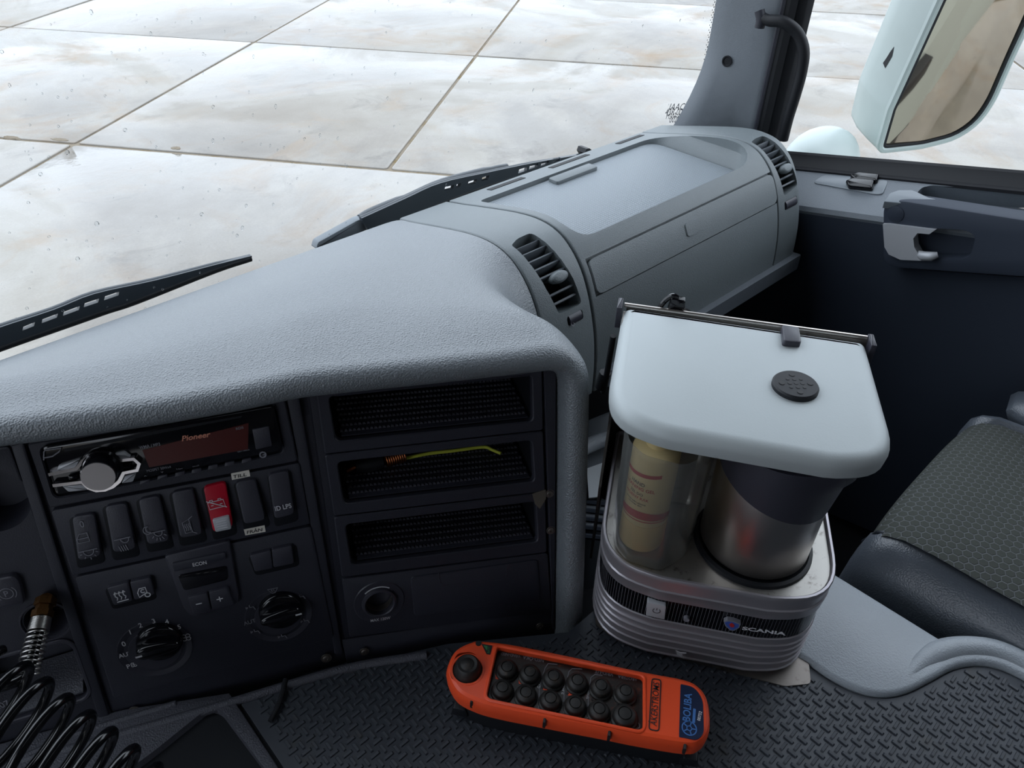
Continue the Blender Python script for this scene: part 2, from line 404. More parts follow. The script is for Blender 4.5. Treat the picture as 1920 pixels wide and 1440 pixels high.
# ------------------------------------------------------------------ the yard outside
GZ = -2.4
UP = Frame((0, 0, 0), (1, 0, 0), (0, 0, 1))          # plan view: u = x, v = y, w = height
g = struct('ground', 'wet concrete yard of large slabs')
GA, GN = V((.61, -.79)).normalized(), V((.79, .61)).normalized()
mb = MB(); mb.prism(UP, [(-60, -60), (90, -60), (90, 90), (-60, 90)], GZ-.3, GZ-.014)
build('joint_bed', mb, M['moss'], g, label='sandy mossy bed in the joints')
rowsN = [-16, -9.2, -5.6, -2.0, 1.9, 5.66, 9.28, 12.9, 16.5, 24, 40, 75]
for i, (n0, n1) in enumerate(zip(rowsN, rowsN[1:])):
    cuts = [-60, -30, -18, -13.2, -8.2, -4.8, -1.95, 1.2, 4.6, 9, 14, 24, 45] if 3 < i < 9 else [-60, -22, -9.6, -4.8, .6, 6, 14, 45]
    if i == 4: cuts = [-60, -22, -9.6, -4.8, .6, 6, 14, 45]
    for a0, a1 in zip(cuts, cuts[1:]):
        gn = .036 if i in (4, 5) else .024; ga = .016
        if max(abs(n0), abs(n1), abs(a0), abs(a1)) > 30: gn = ga = .02
        j = .012
        Q = [(a0+ga, n0+gn), (a1-ga, n0+gn), (a1-ga, n1-gn*.3), (a0+ga, n1-gn*.3)]
        P = [tuple(GA*a + GN*n) for a, n in Q]
        dz = random.uniform(-.004, .004)
        mb = MB(); mb.prism(UP, rpoly(P, .03, 2), GZ-.05, GZ+dz, .01)
        build('slab', mb, M['concrete'], g)
for px_, sx in (((112, 262), .10), ((20, 258), .09), ((330, 278), .05)):
    p_ = at(*px_, 2, GZ); rq = random.Random(int(px_[0])); rings = []
    for f, h in ((1, -.012), (.85, .004), (.55, .009), (.2, .012)):
        rings.append([p_ + V((GA.x, GA.y, 0))*(sx*f*math.cos(t)*rq.uniform(.75, 1.15)) + V((GN.x, GN.y, 0))*(.032*f*math.sin(t)*rq.uniform(.7, 1.2)) + V((0, 0, h*rq.uniform(.7, 1.2))) for t in [2*math.pi*i/18 for i in range(18)]])
    mb = MB(); mb.loft(rings); build('moss_clump', mb, M['moss'], g, 20)
# ------------------------------------------------------------------ truck side seen in the mirror
WX = 1.18
ts = thing('truck_cab_side', 'white outer cab side of the truck reflected in the door mirror', 'truck cab', (1.25, -.4, -1.2))
YZ = Frame((1.2, 0, 0), (0, 1, 0), (1, 0, 0))         # u = y, v = z, w = outwards
mb = MB(); mb.prism(YZ, rpoly([(-1.5, -1.75), (.62, -1.75), (.68, -.56), (-1.5, -.16)], .06), .01, .06, .02); build('outer_door_skin', mb, M['white_paint'], ts)
mb = MB(); mb.prism(YZ, rpoly([(-.62, -1.02), (-.24, -1.02), (-.24, -.93), (-.62, -.93)], .02), .06, .10, .01); build('outer_door_handle', mb, M['rubber'], ts, label='black outer door handle')
mb = MB(); mb.prism(YZ, rpoly([(-1.5, -2.05), (.55, -2.05), (.60, -1.77), (-1.5, -1.77)], .05), .01, .05, .01); build('step_panel', mb, M['rubber'], ts, label='dark step panel')
mb = MB(); mb.prism(YZ, rpoly([(-5.5, -1.75), (-1.56, -1.75), (-1.56, -.28), (-5.5, -.28)], .03), .01, .05, .01); build('body_side', mb, M['white_paint'], ts)
# ------------------------------------------------------------------ cab shell
def slab_box(name, x0, x1, y0, y1, z0, z1, m, label):
    mb = MB(); mb.prism(UP, [(x0, y0), (x1, y0), (x1, y1), (x0, y1)], z0, z1)
    o = build(name, mb, m); o['kind'] = 'structure'; o['label'] = label; return o
slab_box('floor', -1.15, 1.15, -1.3, .76, -1.12, -1.06, M['floor'], 'dark rubber footwell floor')
slab_box('ceiling', -1.2, 1.22, -1.3, .72, .80, .86, M['ceiling'], 'pale headlining')
slab_box('wall_back', -1.2, 1.22, -1.36, -1.3, -1.1, .75, M['ceiling'], 'pale rear cab wall')
slab_box('wall_front', -1.15, 1.15, .737, .765, -1.1, -.50, M['floor'], 'firewall under the dashboard')
# driver side wall with its window opening
LW = Frame((-1.18, 0, 0), (0, -1, 0), (1, 0, 0))
mb = MB(); o_ = rpoly([(-.70, -1.1), (1.3, -1.1), (1.3, .80), (-.70, .80)], .001, 1)
i_ = rpoly([(-.34, -.34), (.40, -.30), (.40, .50), (-.24, .50)], .001, 1)
mb.plate(LW, o_, i_, 0, .04); w_ = build('wall_left', mb, M['wall']); w_['kind'] = 'structure'; w_['label'] = 'driver side wall around its window'
# passenger side wall behind the door
slab_box('wall_right', 1.16, 1.195, -1.3, -.42, -1.1, .75, M['wall'], 'passenger side wall behind the door')
# header over the door window and over the windscreen
slab_box('trim_5', -1.12, .48, .66, .734, -1.06, -.44, M['floor'], 'dark lower dashboard body behind the panels')
slab_box('trim_2', 1.14, 1.2, -.45, .66, .60, .80, M['wall'], 'roof rail over the door window')
slab_box('trim_3', -1.15, 1.13, .64, .72, .60, .80, M['wall'], 'header rail over the windscreen')
slab_box('trim_4', -1.18, -1.08, .56, .72, -.5, .74, M['wall'], 'driver side pillar')
# windscreen
FR = Frame((0, .735, 0), (1, 0, 0), (0, -1, 0))       # u = x, v = z, n towards the cabin
w1 = struct('window_1', 'windscreen glass with rain drops')
ws_poly = rpoly([(-1.12, -.47), (1.16, -.47), (1.16, .64), (-1.12, .64)], .001, 1)
mb = MB(); mb.cap(mb.ring([FR.pt(u, v) for u, v in ws_poly])); build('pane', mb, M['screen'], w1)
mb = MB(); rd = random.Random(3)
for k in range(330):
    px, py = rd.uniform(-20, 1330), rd.uniform(-10, 600)
    if py > 640: continue
    u, v = FR.px(px, py); r = rd.choice([.0006, .0007, .0009, .0011, .0013, .0019])*rd.uniform(.8, 1.1)
    if v < -.46 or u > 1.12: continue
    ex, ey = rd.uniform(.8, 1.1), rd.uniform(1, 1.5)
    rings = [[FR.pt(u+r*ex*a*math.cos(t*math.pi/4), v+r*ey*a*math.sin(t*math.pi/4), -.001-r*.6*hh) for t in range(8)] for a, hh in ((1, 0), (.8, .6), (.35, .95))]
    mb.loft(rings, False, True)
build('rain_drops', mb, M['water'], w1, kind='stuff', label='rain drops on the outside of the glass')
mb = MB()
for r_ in range(4):                                    # dotted ceramic edge along the pillar
    for k in range(70):
        u = 1.128+r_*.0035; v = -.36+k*.0075+(r_ % 2)*.00375
        mb.cap(mb.ring([FR.pt(u+(.0011+.0003*r_)*math.cos(a*math.pi/3), v+(.0011+.0003*r_)*math.sin(a*math.pi/3), .0012) for a in range(6)]))
build('dotted_glass_edge', mb, M['frit'], w1, kind='stuff', label='black ceramic dots fading into the glass edge')
mb = MB()
for s, a, b in (('JAAC', (1251, 207), (1282, 206)), ('43R-00', (1246, 217), (1277, 216)), ('M304 AS1', (1248, 223), (1280, 222)), ('0029', (1254, 230), (1272, 229))):
    t = text_mb(s, FR, a, b, .0012, 1.0 if s != 'JAAC' else .8, .2 if s == 'JAAC' else 0, 0); k = len(mb.v); mb.v += t.v; mb.f += [tuple(i+k for i in f) for f in t.f]
build('glass_stamp', mb, M['grey_print'], w1, label='small dark glass stamp')
# ------------------------------------------------------------------ pillar between windscreen and door
t1 = struct('trim_1', 'grey windscreen pillar on the passenger side', (1.1, .64, 0))
def pillar_rows(zs, f):
    return [[V((x, y, z)) for x, y in f(z)] for z in zs]
def pil(z):
    fl = max(0, (-.29-z)/.12); fl = fl*fl*.05          # flares out into the dash at its foot
    a = [(1.116-fl*1.1, .722), (1.112-fl, .708), (1.113-fl*.8, .69), (1.117, .655), (1.121, .622), (1.126, .611), (1.14, .607), (1.18, .612), (1.21, .66), (1.21, .722)]
    return a
zs = [-.47, -.44, -.42, -.40, -.38, -.36, -.34, -.32, -.30, -.27, -.2, -.1, .1, .3, .80]
mb = MB(); mb.loft(pillar_rows(zs, pil)); build('pillar_cover', mb, M['pillar'], t1, 50)
PF = Frame((1.116, .66, 0), (.009, -.083, 0), (-.083, -.009, 0))
u, v = PF.px(1365, 114)
mb = MB(); mb.lathe(PF, u, v, [(.0085, .003), (.0085, .0045), (.0065, .0045), (.0055, .0035), (.0055, .0032)], 20); build('screw_hole', mb, M['deep'], t1, label='dark round screw hole')
# door frame rubber
mb = MB(); mb.loft(pillar_rows([-.52, .80], lambda z: [(1.124, .616), (1.127, .601), (1.136, .594), (1.145, .600), (1.150, .592), (1.164, .583), (1.171, .588), (1.171, .62)])); build('door_frame_seal', mb, M['rubber'], t1, 40, label='black rubber door seal')
q = [at(x, y, 0, X) for x, y, X in ((1424, 30, 1.10), (1440, 38, 1.10), (1470, 42, 1.105), (1495, 62, 1.115), (1507, 95, 1.12), (1503, 135, 1.124), (1491, 180, 1.126), (1478, 222, 1.128), (1468, 262, 1.13))]
mb = MB(); mb.tube(cat(q, 5), [.008]*6+[.0085]*35, 12); build('cable_conduit', mb, M['rubber'], t1, 60, label='black ribbed hose curving down the pillar')
mb = MB(); mb.tube(cat([at(x, y, 0, 1.098) for x, y in ((1424, 20), (1427, 36), (1424, 52))], 4), .0075, 12); build('clip', mb, M['black'], t1)
mb = MB(); mb.tube([V((1.125, .611, -.46)), V((1.125, .611, .6))], .004, 8); build('seal_bead', mb, M['black'], t1)
# ------------------------------------------------------------------ passenger door and its window
SL = -.207                                              # the window line falls towards the front
def bz(y): return -.439 + SL*(y-.528)
w2 = struct('window_2', 'passenger door window glass')
WF = Frame((1.155, 0, 0), (0, -1, 0), (-1, 0, 0))      # u = -y, v = z, n towards the cabin
mb = MB(); mb.cap(mb.ring([WF.pt(-.60, bz(.60)-.03), WF.pt(.42, bz(-.42)-.03), WF.pt(.42, .62), WF.pt(-.60, .62)])); build('pane', mb, M['screen'], w2)
d1 = struct('door_1', 'grey passenger door panel', (1.1, .2, -.5))
ys = [.62, .55, .5, .45, .4, .3, .2, .1, -.1, -.45]
def door_row(prof): return [[V((x, y, bz(y)+z)) for x, z in prof] for y in ys]
SX = 1.066
mb = MB(); mb.loft(door_row([(1.136, -.018), (1.128, -.024), (1.10, -.040), (SX+.010, -.0525), (SX+.003, -.057), (SX, -.064), (SX+.002, -.070), (1.148, -.070), (1.148, -.018)])); sill = build('door_sill', mb, M['door_sill'], d1, 40)
mb = MB(); mb.loft(door_row([(SX+.0015, -.068), (SX+.006, -.12), (SX+.016, -.2), (SX+.03, -.66), (1.146, -.66), (1.146, -.068)])); build('door_trim', mb, M['door_shaded'], d1, 40)
mb = MB(); mb.loft(door_row([(1.152, .002), (1.149, .004), (1.146, .001), (1.143, -.010), (1.138, -.016), (1.136, -.022), (1.152, -.03)])); build('window_seal', mb, M['rubber'], d1, 25, label='black rubber window seal')
mb = MB(); mb.loft(door_row([(1.1375, -.0165), (1.1375, -.021), (1.131, -.0235), (1.131, -.019)])); build('slot_strip', mb, M['deep'], d1, label='dark slotted gap below the seal')
# plane of the sill top
a_, b_ = V((1.10, .528, -.439-.040)), V((SX+.010, .528, -.439-.0525)); c_ = V((1.10, .228, bz(.228)-.040))
SFr = Frame(a_, c_-a_, (b_-a_).cross(c_-a_)*-1 if (b_-a_).cross(c_-a_).z < 0 else (b_-a_).cross(c_-a_))
sp = SFr.pxs([(1523, 344), (1545, 329), (1600, 333), (1667, 339), (1655, 366), (1640, 366)])
mb = MB(); mb.prism(SFr, rpoly(sp, .008), -.001, .0022, .001); sw = build('switch_plate', mb, M['switch_plate'], d1)
for P in ([(1594, 336), (1612, 330), (1650, 334), (1645, 347), (1604, 345)], [(1586, 347), (1600, 341), (1641, 345), (1636, 361), (1592, 357)]):
    mb = MB(); q = SFr.pxs(P); mb.prism(SFr, rpoly(q, .003), .0022, .010, .003)
    build('window_switch', mb, M['gloss'], sw, 50)
# armrest block with grab recess
AF = Frame((SX-.016, 0, 0), (0, -1, 0), (-1, 0, 0))
far = 2300
arm = [(1657, 500), (1657, 392), (1664, 376), (1690, 374), (far, 470), (far, 545)]
mb = MB(); P = rpoly(AF.pxs(arm), [.02, .006, .01, .02, .001, .001]); mb.prism(AF, P, -.03, .004, .004)
ob = build('armrest', mb, M['door_shaded'], d1, 40)
c2 = MB(); c2.prism(AF, rpoly(AF.pxs([(1712, 430), (1716, 424), (1815, 430), (1832, 442), (1822, 478), (1808, 484), (1740, 484), (1718, 470)]), .006), -.022, .02)
cut(ob, [c2])
RF2 = Frame(AF.pt(*AF.px(1700, 384), .003), (0, -1, 0), (-.45, 0, .9)); ry = AF.px(1700, 384)
RF2 = Frame(AF.pt(*ry, .003), AF.pt(*AF.px(1900, 411), .003)-AF.pt(*ry, .003), V((-.45, -.1, .9)))
mb = MB(); mb.prism(RF2, rpoly(RF2.pxs([(1657, 379), (1668, 363), (1685, 357), (1710, 357), (1722, 362), (1740, 371), (1760, 375), (1920, 397), (far, 450), (far, 468), (1920, 411), (1773, 390)]), .0015, 2), -.012, .001, .001); build('grab_rail', mb, M['switch_plate'], d1, label='grab rail edge, its catch of light put into a paler tone')  # paler than the armrest: light on the upward edge painted in
c3 = MB(); c3.prism(SFr, rpoly(SFr.pxs([(1719, 362), (1730, 352), (1748, 349), (1920, 361), (1985, 366), (1990, 408), (1920, 404), (1760, 381), (1735, 374)]), .004), -.028, .02); cut(sill, [c3])
u, v = AF.px(1682, 400); mb = MB(); mb.lathe(AF, u, v, [(.0115, .003), (.0115, .0048), (.0105, .0054), (0.0001, .0054)], 24); build('bolt_cap', mb, M['door_shaded'], d1)
hp = [(1657, 419), (1668, 419), (1755, 430), (1744, 438), (1722, 436), (1714, 446), (1716, 462), (1724, 476), (1745, 484), (1735, 488), (1690, 486), (1668, 476), (1660, 462)]
mb = MB(); mb.prism(AF, AF.pxs(hp, .006), -.006, .009, 0); hd = build('inner_handle', mb, M['silver_plastic'], d1, 40, label='silver inner door handle')
mb = MB(); mb.tube([AF.pt(*AF.px(x, y), w) for x, y, w in ((1722, 474, .002), (1735, 477, .007), (1752, 477, .009), (1762, 475, .006))], [.0045, .0065, .0065, .004], 12); build('pull_lip', mb, M['silver_plastic'], hd, 60)
mb = MB(); mb.prism(AF, rpoly(AF.pxs([(1790, 488), (far, 530), (far, 552), (1700, 500), (1760, 496)]), .004), -.02, .001, .003); build('armrest_ledge', mb, M['door'], d1, label='grey ledge along the armrest foot')
# ------------------------------------------------------------------ door mirror outside
mr = thing('door_mirror', 'white door mirror with chipped paint outside the passenger window', 'mirror', (1.5, .56, -.5))
ma = math.radians(40)
MF = Frame((1.49, .54, -.50), (math.cos(ma), -math.sin(ma), 0), (-math.sin(ma), -math.cos(ma), -.17))
gp = MF.pxs([(1652, 270), (1672, 200), (1722, 90), (1790, -60), (1960, -60), (1922, 18), (1882, 105), (1848, 185), (1822, 222), (1785, 247), (1725, 262)])
gp = rpoly(gp, [.008, .002, .002, .01, .03, .01, .01, .02, .02, .02, .01], 3)
hp_ = inset(gp, -.013)
# slightly domed glass
mb = MB(); cu_ = sum(p[0] for p in gp)/len(gp); cv_ = sum(p[1] for p in gp)/len(gp)
rings = []
for f in (1, .8, .6, .4, .2): rings.append([MF.pt(cu_+(u-cu_)*f, cv_+(v-cv_)*f, .0115 - ((u-cu_)**2*.28+(v-cv_)**2*.07)*f*f) for u, v in gp])
mb.loft(rings, False, True); build('mirror_glass', mb, M['mirror'], mr, 80, label='domed mirror glass reflecting yard and cab side')
mb = MB(); rim_in = inset(gp, -.002)
mb.plate(MF, hp_, rim_in, -.02, .016, .003); build('housing_rim', mb, M['white_paint'], mr, 40)
mb = MB(); mb.plate(MF, inset(gp, -.003), inset(gp, .003), -.01, .0135, .001); build('glass_seal', mb, M['rubber'], mr, label='black edge of the mirror glass')
mb = MB()
def shift(P, du, f): return [(cu_+(u-cu_)*f+du, cv_+(v-cv_)*f) for u, v in P]
mb.loft([[MF.pt(u, v, w) for u, v in shift(hp_, du, f)] for w, du, f in ((.004, 0, 1), (-.03, -.006, 1.0), (-.07, -.012, .99), (-.105, -.016, .95), (-.125, -.016, .85), (-.132, -.016, .6))], False, True)
hous = build('housing', mb, M['white_paint'], mr, 60)
# chip on the inner flank and the arm dome at the foot
fl = [p for p in hp_ if p[0] < cu_]
A_ = MF.pt(*MF.px(1655, 200), 0)
bpy.context.view_layer.update(); dg_ = bpy.context.evaluated_depsgraph_get()
def hit(px, ob, off=.0006):                            # point where a view line meets one object's surface
    inv = ob.matrix_world.inverted(); ok, p, n, _ = ob.ray_cast(inv @ V((0, 0, 0)), (inv.to_3x3() @ ray(*px)).normalized())
    return (ob.matrix_world @ p + (ob.matrix_world.to_3x3() @ n)*off) if ok else None
chip = [hit(p, hous) for p in ((1660, 128), (1656, 118), (1663, 108), (1669, 98), (1677, 87), (1673, 106), (1666, 118))]
if all(p is not None for p in chip):
    mb = MB(); mb.cap(mb.ring(chip)); build('paint_chip', mb, M['rubber'], mr, label='dark chip in the white paint')
# dome of the mirror arm
dc = at(1560, 285, 1, .56); rows = []
dc = V((1.40, .61, -.515))
mb = MB(); rings = []
for f, h in ((1, 0), (.98, .2), (.95, .35), (.9, .5), (.82, .64), (.70, .78), (.55, .88), (.38, .95), (.2, .985), (.06, 1)):
    rings.append([dc + V((math.cos(t)*.105*f, math.sin(t)*.07*f, -.06+.10*h)) for t in [2*math.pi*i/48 for i in range(48)]])
mb.loft(rings); build('mirror_arm_cover', mb, M['white_paint'], mr, 60, label='rounded white mirror arm cover')
# ------------------------------------------------------------------ dashboard
PROF = cat([V(p) for p in ((.735, -.420), (.70, -.412), (.66, -.402), (.60, -.388), (.56, -.383), (.53, -.387), (.508, -.400), (.490, -.420), (.476, -.447), (.465, -.48), (.458, -.515), (.455, -.56), (.456, -.62), (.462, -.70), (.475, -.80))], 8)
PS = [0]
for a, b in zip(PROF, PROF[1:]): PS.append(PS[-1]+(b-a).length)
def prof(s, off=0):
    s = max(0, min(PS[-1]-1e-6, s)); i = max(k for k in range(len(PS)-1) if PS[k] <= s); t = (s-PS[i])/(PS[i+1]-PS[i])
    p = PROF[i].lerp(PROF[i+1], t)
    def tg(j): return (PROF[min(j+1, len(PROF)-1)]-PROF[max(j-1, 0)]).normalized()
    e = tg(i).lerp(tg(i+1), t).normalized()
    n = V((e.y, -e.x))                                   # outwards (up and towards the cabin)
    if n.y < 0 and s < .2: n = -n
    q = p + n*off
    return q
_n = prof(.1, 1)-prof(.1); NSIGN = 1 if _n.y > 0 else -1
def dp(x, s, off=0):
    q = prof(s, off*NSIGN); return V((x, q.x, q.y))
def patch(mb, P, o0, o1, bev=0, sub=.012):               # prism over a polygon (x, s) that follows the dash profile
    Q = []
    for i in range(len(P)):
        a, b = V(P[i-1]), V(P[i]); k = max(1, int((b-a).length/sub))
        Q += [tuple(a.lerp(b, (j+1)/k)) for j in range(k)]
    if not bev:
        mb.loft([[dp(x, s, o0) for x, s in Q], [dp(x, s, o1) for x, s in Q]], True, True)
    else:
        R = inset(Q, bev); mb.loft([[dp(x, s, o0) for x, s in Q], [dp(x, s, o1-bev) for x, s in Q], [dp(x, s, o1) for x, s in R]], True, True)
def strip_patch(x0, x1, s0, s1, o0, o1, r=.004, ns=24, bev=.0015):  # curved panel with rounded ends, as a regular grid solid
    mb = MB(); ss = [s0+(s1-s0)*i/ns for i in range(ns+1)]
    def row(o, d):
        return [[dp(x0+d, s, o), dp(x1-d, s, o)] for s in ss]
    fr_, bk = [], []
    for s in ss:
        e = min(s-s0, s1-s); c = 0
        if e < r: c = r - math.sqrt(max(0, r*r-(r-e)**2))
        fr_.append([dp(x0+c, s, o1-bev), dp(x0+c+bev, s, o1), dp(x1-c-bev, s, o1), dp(x1-c, s, o1-bev)])
        bk.append([dp(x0+c, s, o0), dp(x1-c, s, o0)])
    loops = [b[:1]+f+b[1:] for f, b in zip(fr_, bk)]
    mb.loft(loops, True, True); return mb
dash = thing('dashboard', 'grey truck dashboard with moulded cowl, open tray and glovebox below the windscreen', 'dashboard', (.6, .6, -.42))
def dash_solid(x0, x1, s1=.43, r0=.003, r1=.003, rn=3):
    xs = [(x0+r0*(1-math.cos(math.pi/2*i/rn)), r0*(1-math.sin(math.pi/2*i/rn))) for i in range(rn+1)]
    xs += [(x1-r1*(1-math.cos(math.pi/2*i/rn)), r1*(1-math.sin(math.pi/2*i/rn))) for i in range(rn, -1, -1)]
    n = 60; mb = MB(); rings = []
    for x, d in xs:
        L = [dp(x, s1*i/n, -d) for i in range(n+1)]
        rings.append(L+[V((x, .56, L[-1].z)), V((x, .733, -.56))])
    mb.loft(rings); return mb
# vent section, tray section, end section
vs = build('vent_surround', dash_solid(.494, .574), M['dash2'], dash, 40)
tsn = build('passenger_section', dash_solid(.5765, .982, .43, .002, .002), M['dash2'], dash, 40)
es = build('vent_surround', dash_solid(.984, 1.064, .43, .002, .03, 6), M['dash2'], dash, 50)
# tray recess
TZ = -.417
tp = rpoly([(.588, .692), (.97, .692), (.97, .512), (.588, .512)], [.012, .05, .05, .03], 6)
ti = rpoly([(.592, .690), (.952, .690), (.952, .514), (.592, .514)], [.010, .03, .03, .026], 6)
c1 = MB(); c1.loft([[V((x, y, TZ)) for x, y in ti], [V((x, y, TZ+.004)) for x, y in inset(ti, -.001)], [V((x, y, -.396)) for x, y in tp], [V((x, y, -.34)) for x, y in tp]])
c2 = MB(); patch(c2, [(.5845, .2535), (.9845, .2535), (.9845, .3005), (.5845, .3005)], -.006, .02)
cut(tsn, [c1, c2])
mb = MB(); mb.prism(UP, inset(ti, .0015), TZ-.001, TZ+.002, .0008); build('tray_mat', mb, M['traymat'], dash, label='woven pattern rubber mat in the tray')
mb = MB(); mb.prism(UP, rpoly([(.715, .686), (.80, .686), (.80, .668), (.715, .668)], .004), TZ+.002, TZ+.007, .0015); build('mat_tab', mb, M['dash2'], dash)
for x0, x1 in ((.635, .70), (.755, .835), (.905, .965)):
    mb = MB(); patch(mb, [(x0, .010), (x1, .010), (x1, .020), (x0, .020)], -.001, .0007); build('defroster_slot', mb, M['deep'], dash)
gb = build('glovebox_door', strip_patch(.5862, .9828, .2562, .2990, -.006, .0008, .009), M['dash2'], dash, 40)
mb = strip_patch(.765, .798, .267, .2845, .0004, .0022, .004, 12, .001); build('latch', mb, M['dash2'], gb)
mb = strip_patch(.59, 1.05, .40, .425, -.004, .010, .001, 8); build('lower_ledge', mb, M['door'], dash)
# vents
for vi, (o, P, wh, nm) in enumerate(((vs, [(.5065, .2015), (.524, .1958), (.5425, .195), (.5495, .23), (.557, .267), (.5605, .299), (.541, .2995), (.5225, .298), (.5145, .265), (.5095, .232)], ((.533, .559), (.3055, .3175)), 'near'),
                          (es, [(.991, .198), (1.010, .1945), (1.027, .195), (1.033, .232), (1.0395, .268), (1.0435, .289), (1.022, .293), (1.002, .2955), (.9975, .265), (.993, .23)], ((1.001, 1.037), (.304, .3175)), 'far'))):
    P = rpoly(P, [.004, 0, .006, 0, 0, .006, 0, .004, 0, 0], 3)
    cts = []
    m = MB(); patch(m, P, -.03, .02); cts.append(m)
    (xa, xb), (sa, sb) = wh
    m = MB(); patch(m, rpoly([(xa, sa), (xb, sa), (xb, sb), (xa, sb)], .004, 3), -.008, .02); cts.append(m)
    cut(o, cts)
    vt = thing('air_vent', ('slatted air vent beside the cowl' if vi == 0 else 'slatted air vent at the door end of the dashboard') + ' with a round knob', 'air vent', dp(.53 if vi == 0 else 1.02, .25, -.02), 'dashboard air vents')
    del vt['group']
    m = MB(); patch(m, inset(P, -.0006), -.030, -.0265); build('backing', m, M['deep'], vt)
    def span(s):
        xs = []
        for i in range(len(P)):
            a, b = P[i-1], P[i]
            if (a[1]-s)*(b[1]-s) < 0: xs.append(a[0]+(b[0]-a[0])*(s-a[1])/(b[1]-a[1]))
        return min(xs)+.0003, max(xs)-.0003
    for k in range(8):
        s = .207+k*.0113 if vi == 0 else .206+k*.0108
        if k in (5,): continue
        x0, x1 = span(s+.002)
        m = MB(); m.loft([[dp(x, s+ds, o_) for ds, o_ in ((.0062, -.022), (.0074, -.021), (.0022, -.004), (.0008, -.0028), (-.0012, -.0042))] for x in (x0, x1)])
        build('slat', m, M['slat'], vt, 40)
    s = .259; x0, x1 = span(s); xm = (x0+x1)/2 + .004
    m = MB(); rings = []
    for f, o_ in ((.55, -.02), (.6, -.01), (.95, -.006), (1, -.001), (.85, .003), (.5, .004)):
        rings.append([dp(xm+.0135*f*math.cos(t), s+.0072*f*math.sin(t), o_) for t in [2*math.pi*i/20 for i in range(20)]])
    m.loft(rings); build('vent_knob', m, M['dash2'], vt, 60)
    m = MB(); xm, sm = (xa+xb)/2, (sa+sb)/2; rr = .0085
    m.loft([[dp(x, sm+rr*math.cos(t), -.0055+rr*math.sin(t)*.9) for t in [2*math.pi*i/20 for i in range(20)]] for x in (xa+.003, xb-.003)]); tw = build('thumbwheel', m, M['black2'], vt, 60)
    if vi == 0:
        m = MB(); fr_ = Frame(dp(xa+.006, sb-.001, .0016), (1, 0, 0), (0, -.8, .6)); m.stroke(fr_, circ(0, 0, .0022, 14), .0007, 0, .0003, True); build('zero_mark', m, M['grey_print'], tw)
# ------------------------------------------------------------------ control panel frame
PA, PT = math.radians(26.1), math.radians(14)
pn = V((-math.sin(PA)*math.cos(PT), -math.cos(PA)*math.cos(PT), math.sin(PT)))
p0 = ray(305, 840)*.57
PF_ = PP = Frame(p0, (math.cos(PA), -math.sin(PA), 0), pn)
BACK = V((math.sin(PA), math.cos(PA), 0))
# cowl: a padded lip sweeping round the panel, its top flowing into the windscreen shelf
top_px = [(-700, 935), (-250, 868), (0, 829), (150, 810), (300, 789), (450, 763), (565, 738), (700, 724), (800, 714), (900, 703), (1036, 687)]
outl = [PP.px(*p) for p in top_px]
side = [PP.px(*p) for p in ((1046, 700), (1047, 800), (1046, 900), (1045, 1000), (1043, 1100), (1041, 1196))]
O = [V(p) for p in outl[:-1]]; O2 = []
for a, b in zip(O, O[1:]):
    k = max(1, int((b-a).length/.012)); O2 += [a.lerp(b, j/k) for j in range(k)]
O2.append(O[-1])
cor = V(PP.px(1046, 686)); e0 = O[-1]; e1 = V(side[1]); r = .016
p_, q_ = cor+(e0-cor).normalized()*r, cor+(e1-cor).normalized()*r
k = int((p_-e0).length/.012); O2 += [e0.lerp(p_, (j+1)/k) for j in range(k-1)]
ncor0 = len(O2)
for j in range(9): t = j/8; O2.append(p_*(1-t)**2+cor*(2*t*(1-t))+q_*t*t)
for a, b in zip([q_]+[V(s_) for s_ in side[1:]], [V(s_) for s_ in side[1:]]):
    k = 2; O2 += [a.lerp(b, (j+1)/k) for j in range(k)]
OUT = []
for i, p in enumerate(O2):
    t = (O2[min(i+1, len(O2)-1)]-O2[max(i-1, 0)]).normalized(); OUT.append((p, V((-t.y, t.x))))
LIPR = [(-.001, -.004), (0, .004), (.0015, .012), (.005, .0175), (.011, .020), (.017, .0195), (.022, .0165), (.0255, .0105), (.027, .003)]
# target curve: windscreen shelf, then down the seam
seam = [dp(.4925, s, -.001) for s in [.42*i/40 for i in range(41)]]
nT = next(i for i, (p, n) in enumerate(OUT) if p.x > .14)
E = []
for i in range(len(OUT)):
    if i <= nT:
        f = i/nT; x = -.62 + (.4925+.62)*f; E.append((V((x, .735, -.420)), V((0, .9, -.3)), .16))
    else:
        f = (i-nT)/(len(OUT)-1-nT); f = f**.9; jx = f*40; j = min(39, int(jx)); E.append((seam[j].lerp(seam[j+1], jx-j), V((1, .25, 0)), .10))
for _ in range(14):                                     # ease the end directions round the corner of the shelf
    E = [E[0]] + [(b[0], b[1].normalized()*.5+(a[1].normalized()+c[1].normalized())*.25, b[2]*.5+(a[2]+c[2])*.25) for a, b, c in zip(E, E[1:], E[2:])] + [E[-1]]
rows = []
for i, (p, n) in enumerate(OUT):
    corner = i >= ncor0
    row = [PP.pt(*(p+n*(r_*(1.0 if not corner else 1.0))), w) for r_, w in LIPR]
    F0 = row[-1]; e, te, kk = E[i]
    L = (e-F0).length; t0 = BACK*(L*.42) + V((0, 0, .014 if i <= ncor0 else 0))
    P0, P1, P2, P3 = F0, F0+t0, e-te.normalized()*min(L*.42, kk), e
    for j in range(1, 19):
        t = j/18; row.append(P0*(1-t)**3+P1*(3*t*(1-t)**2)+P2*(3*t*t*(1-t))+P3*t**3)
    rows.append(row)
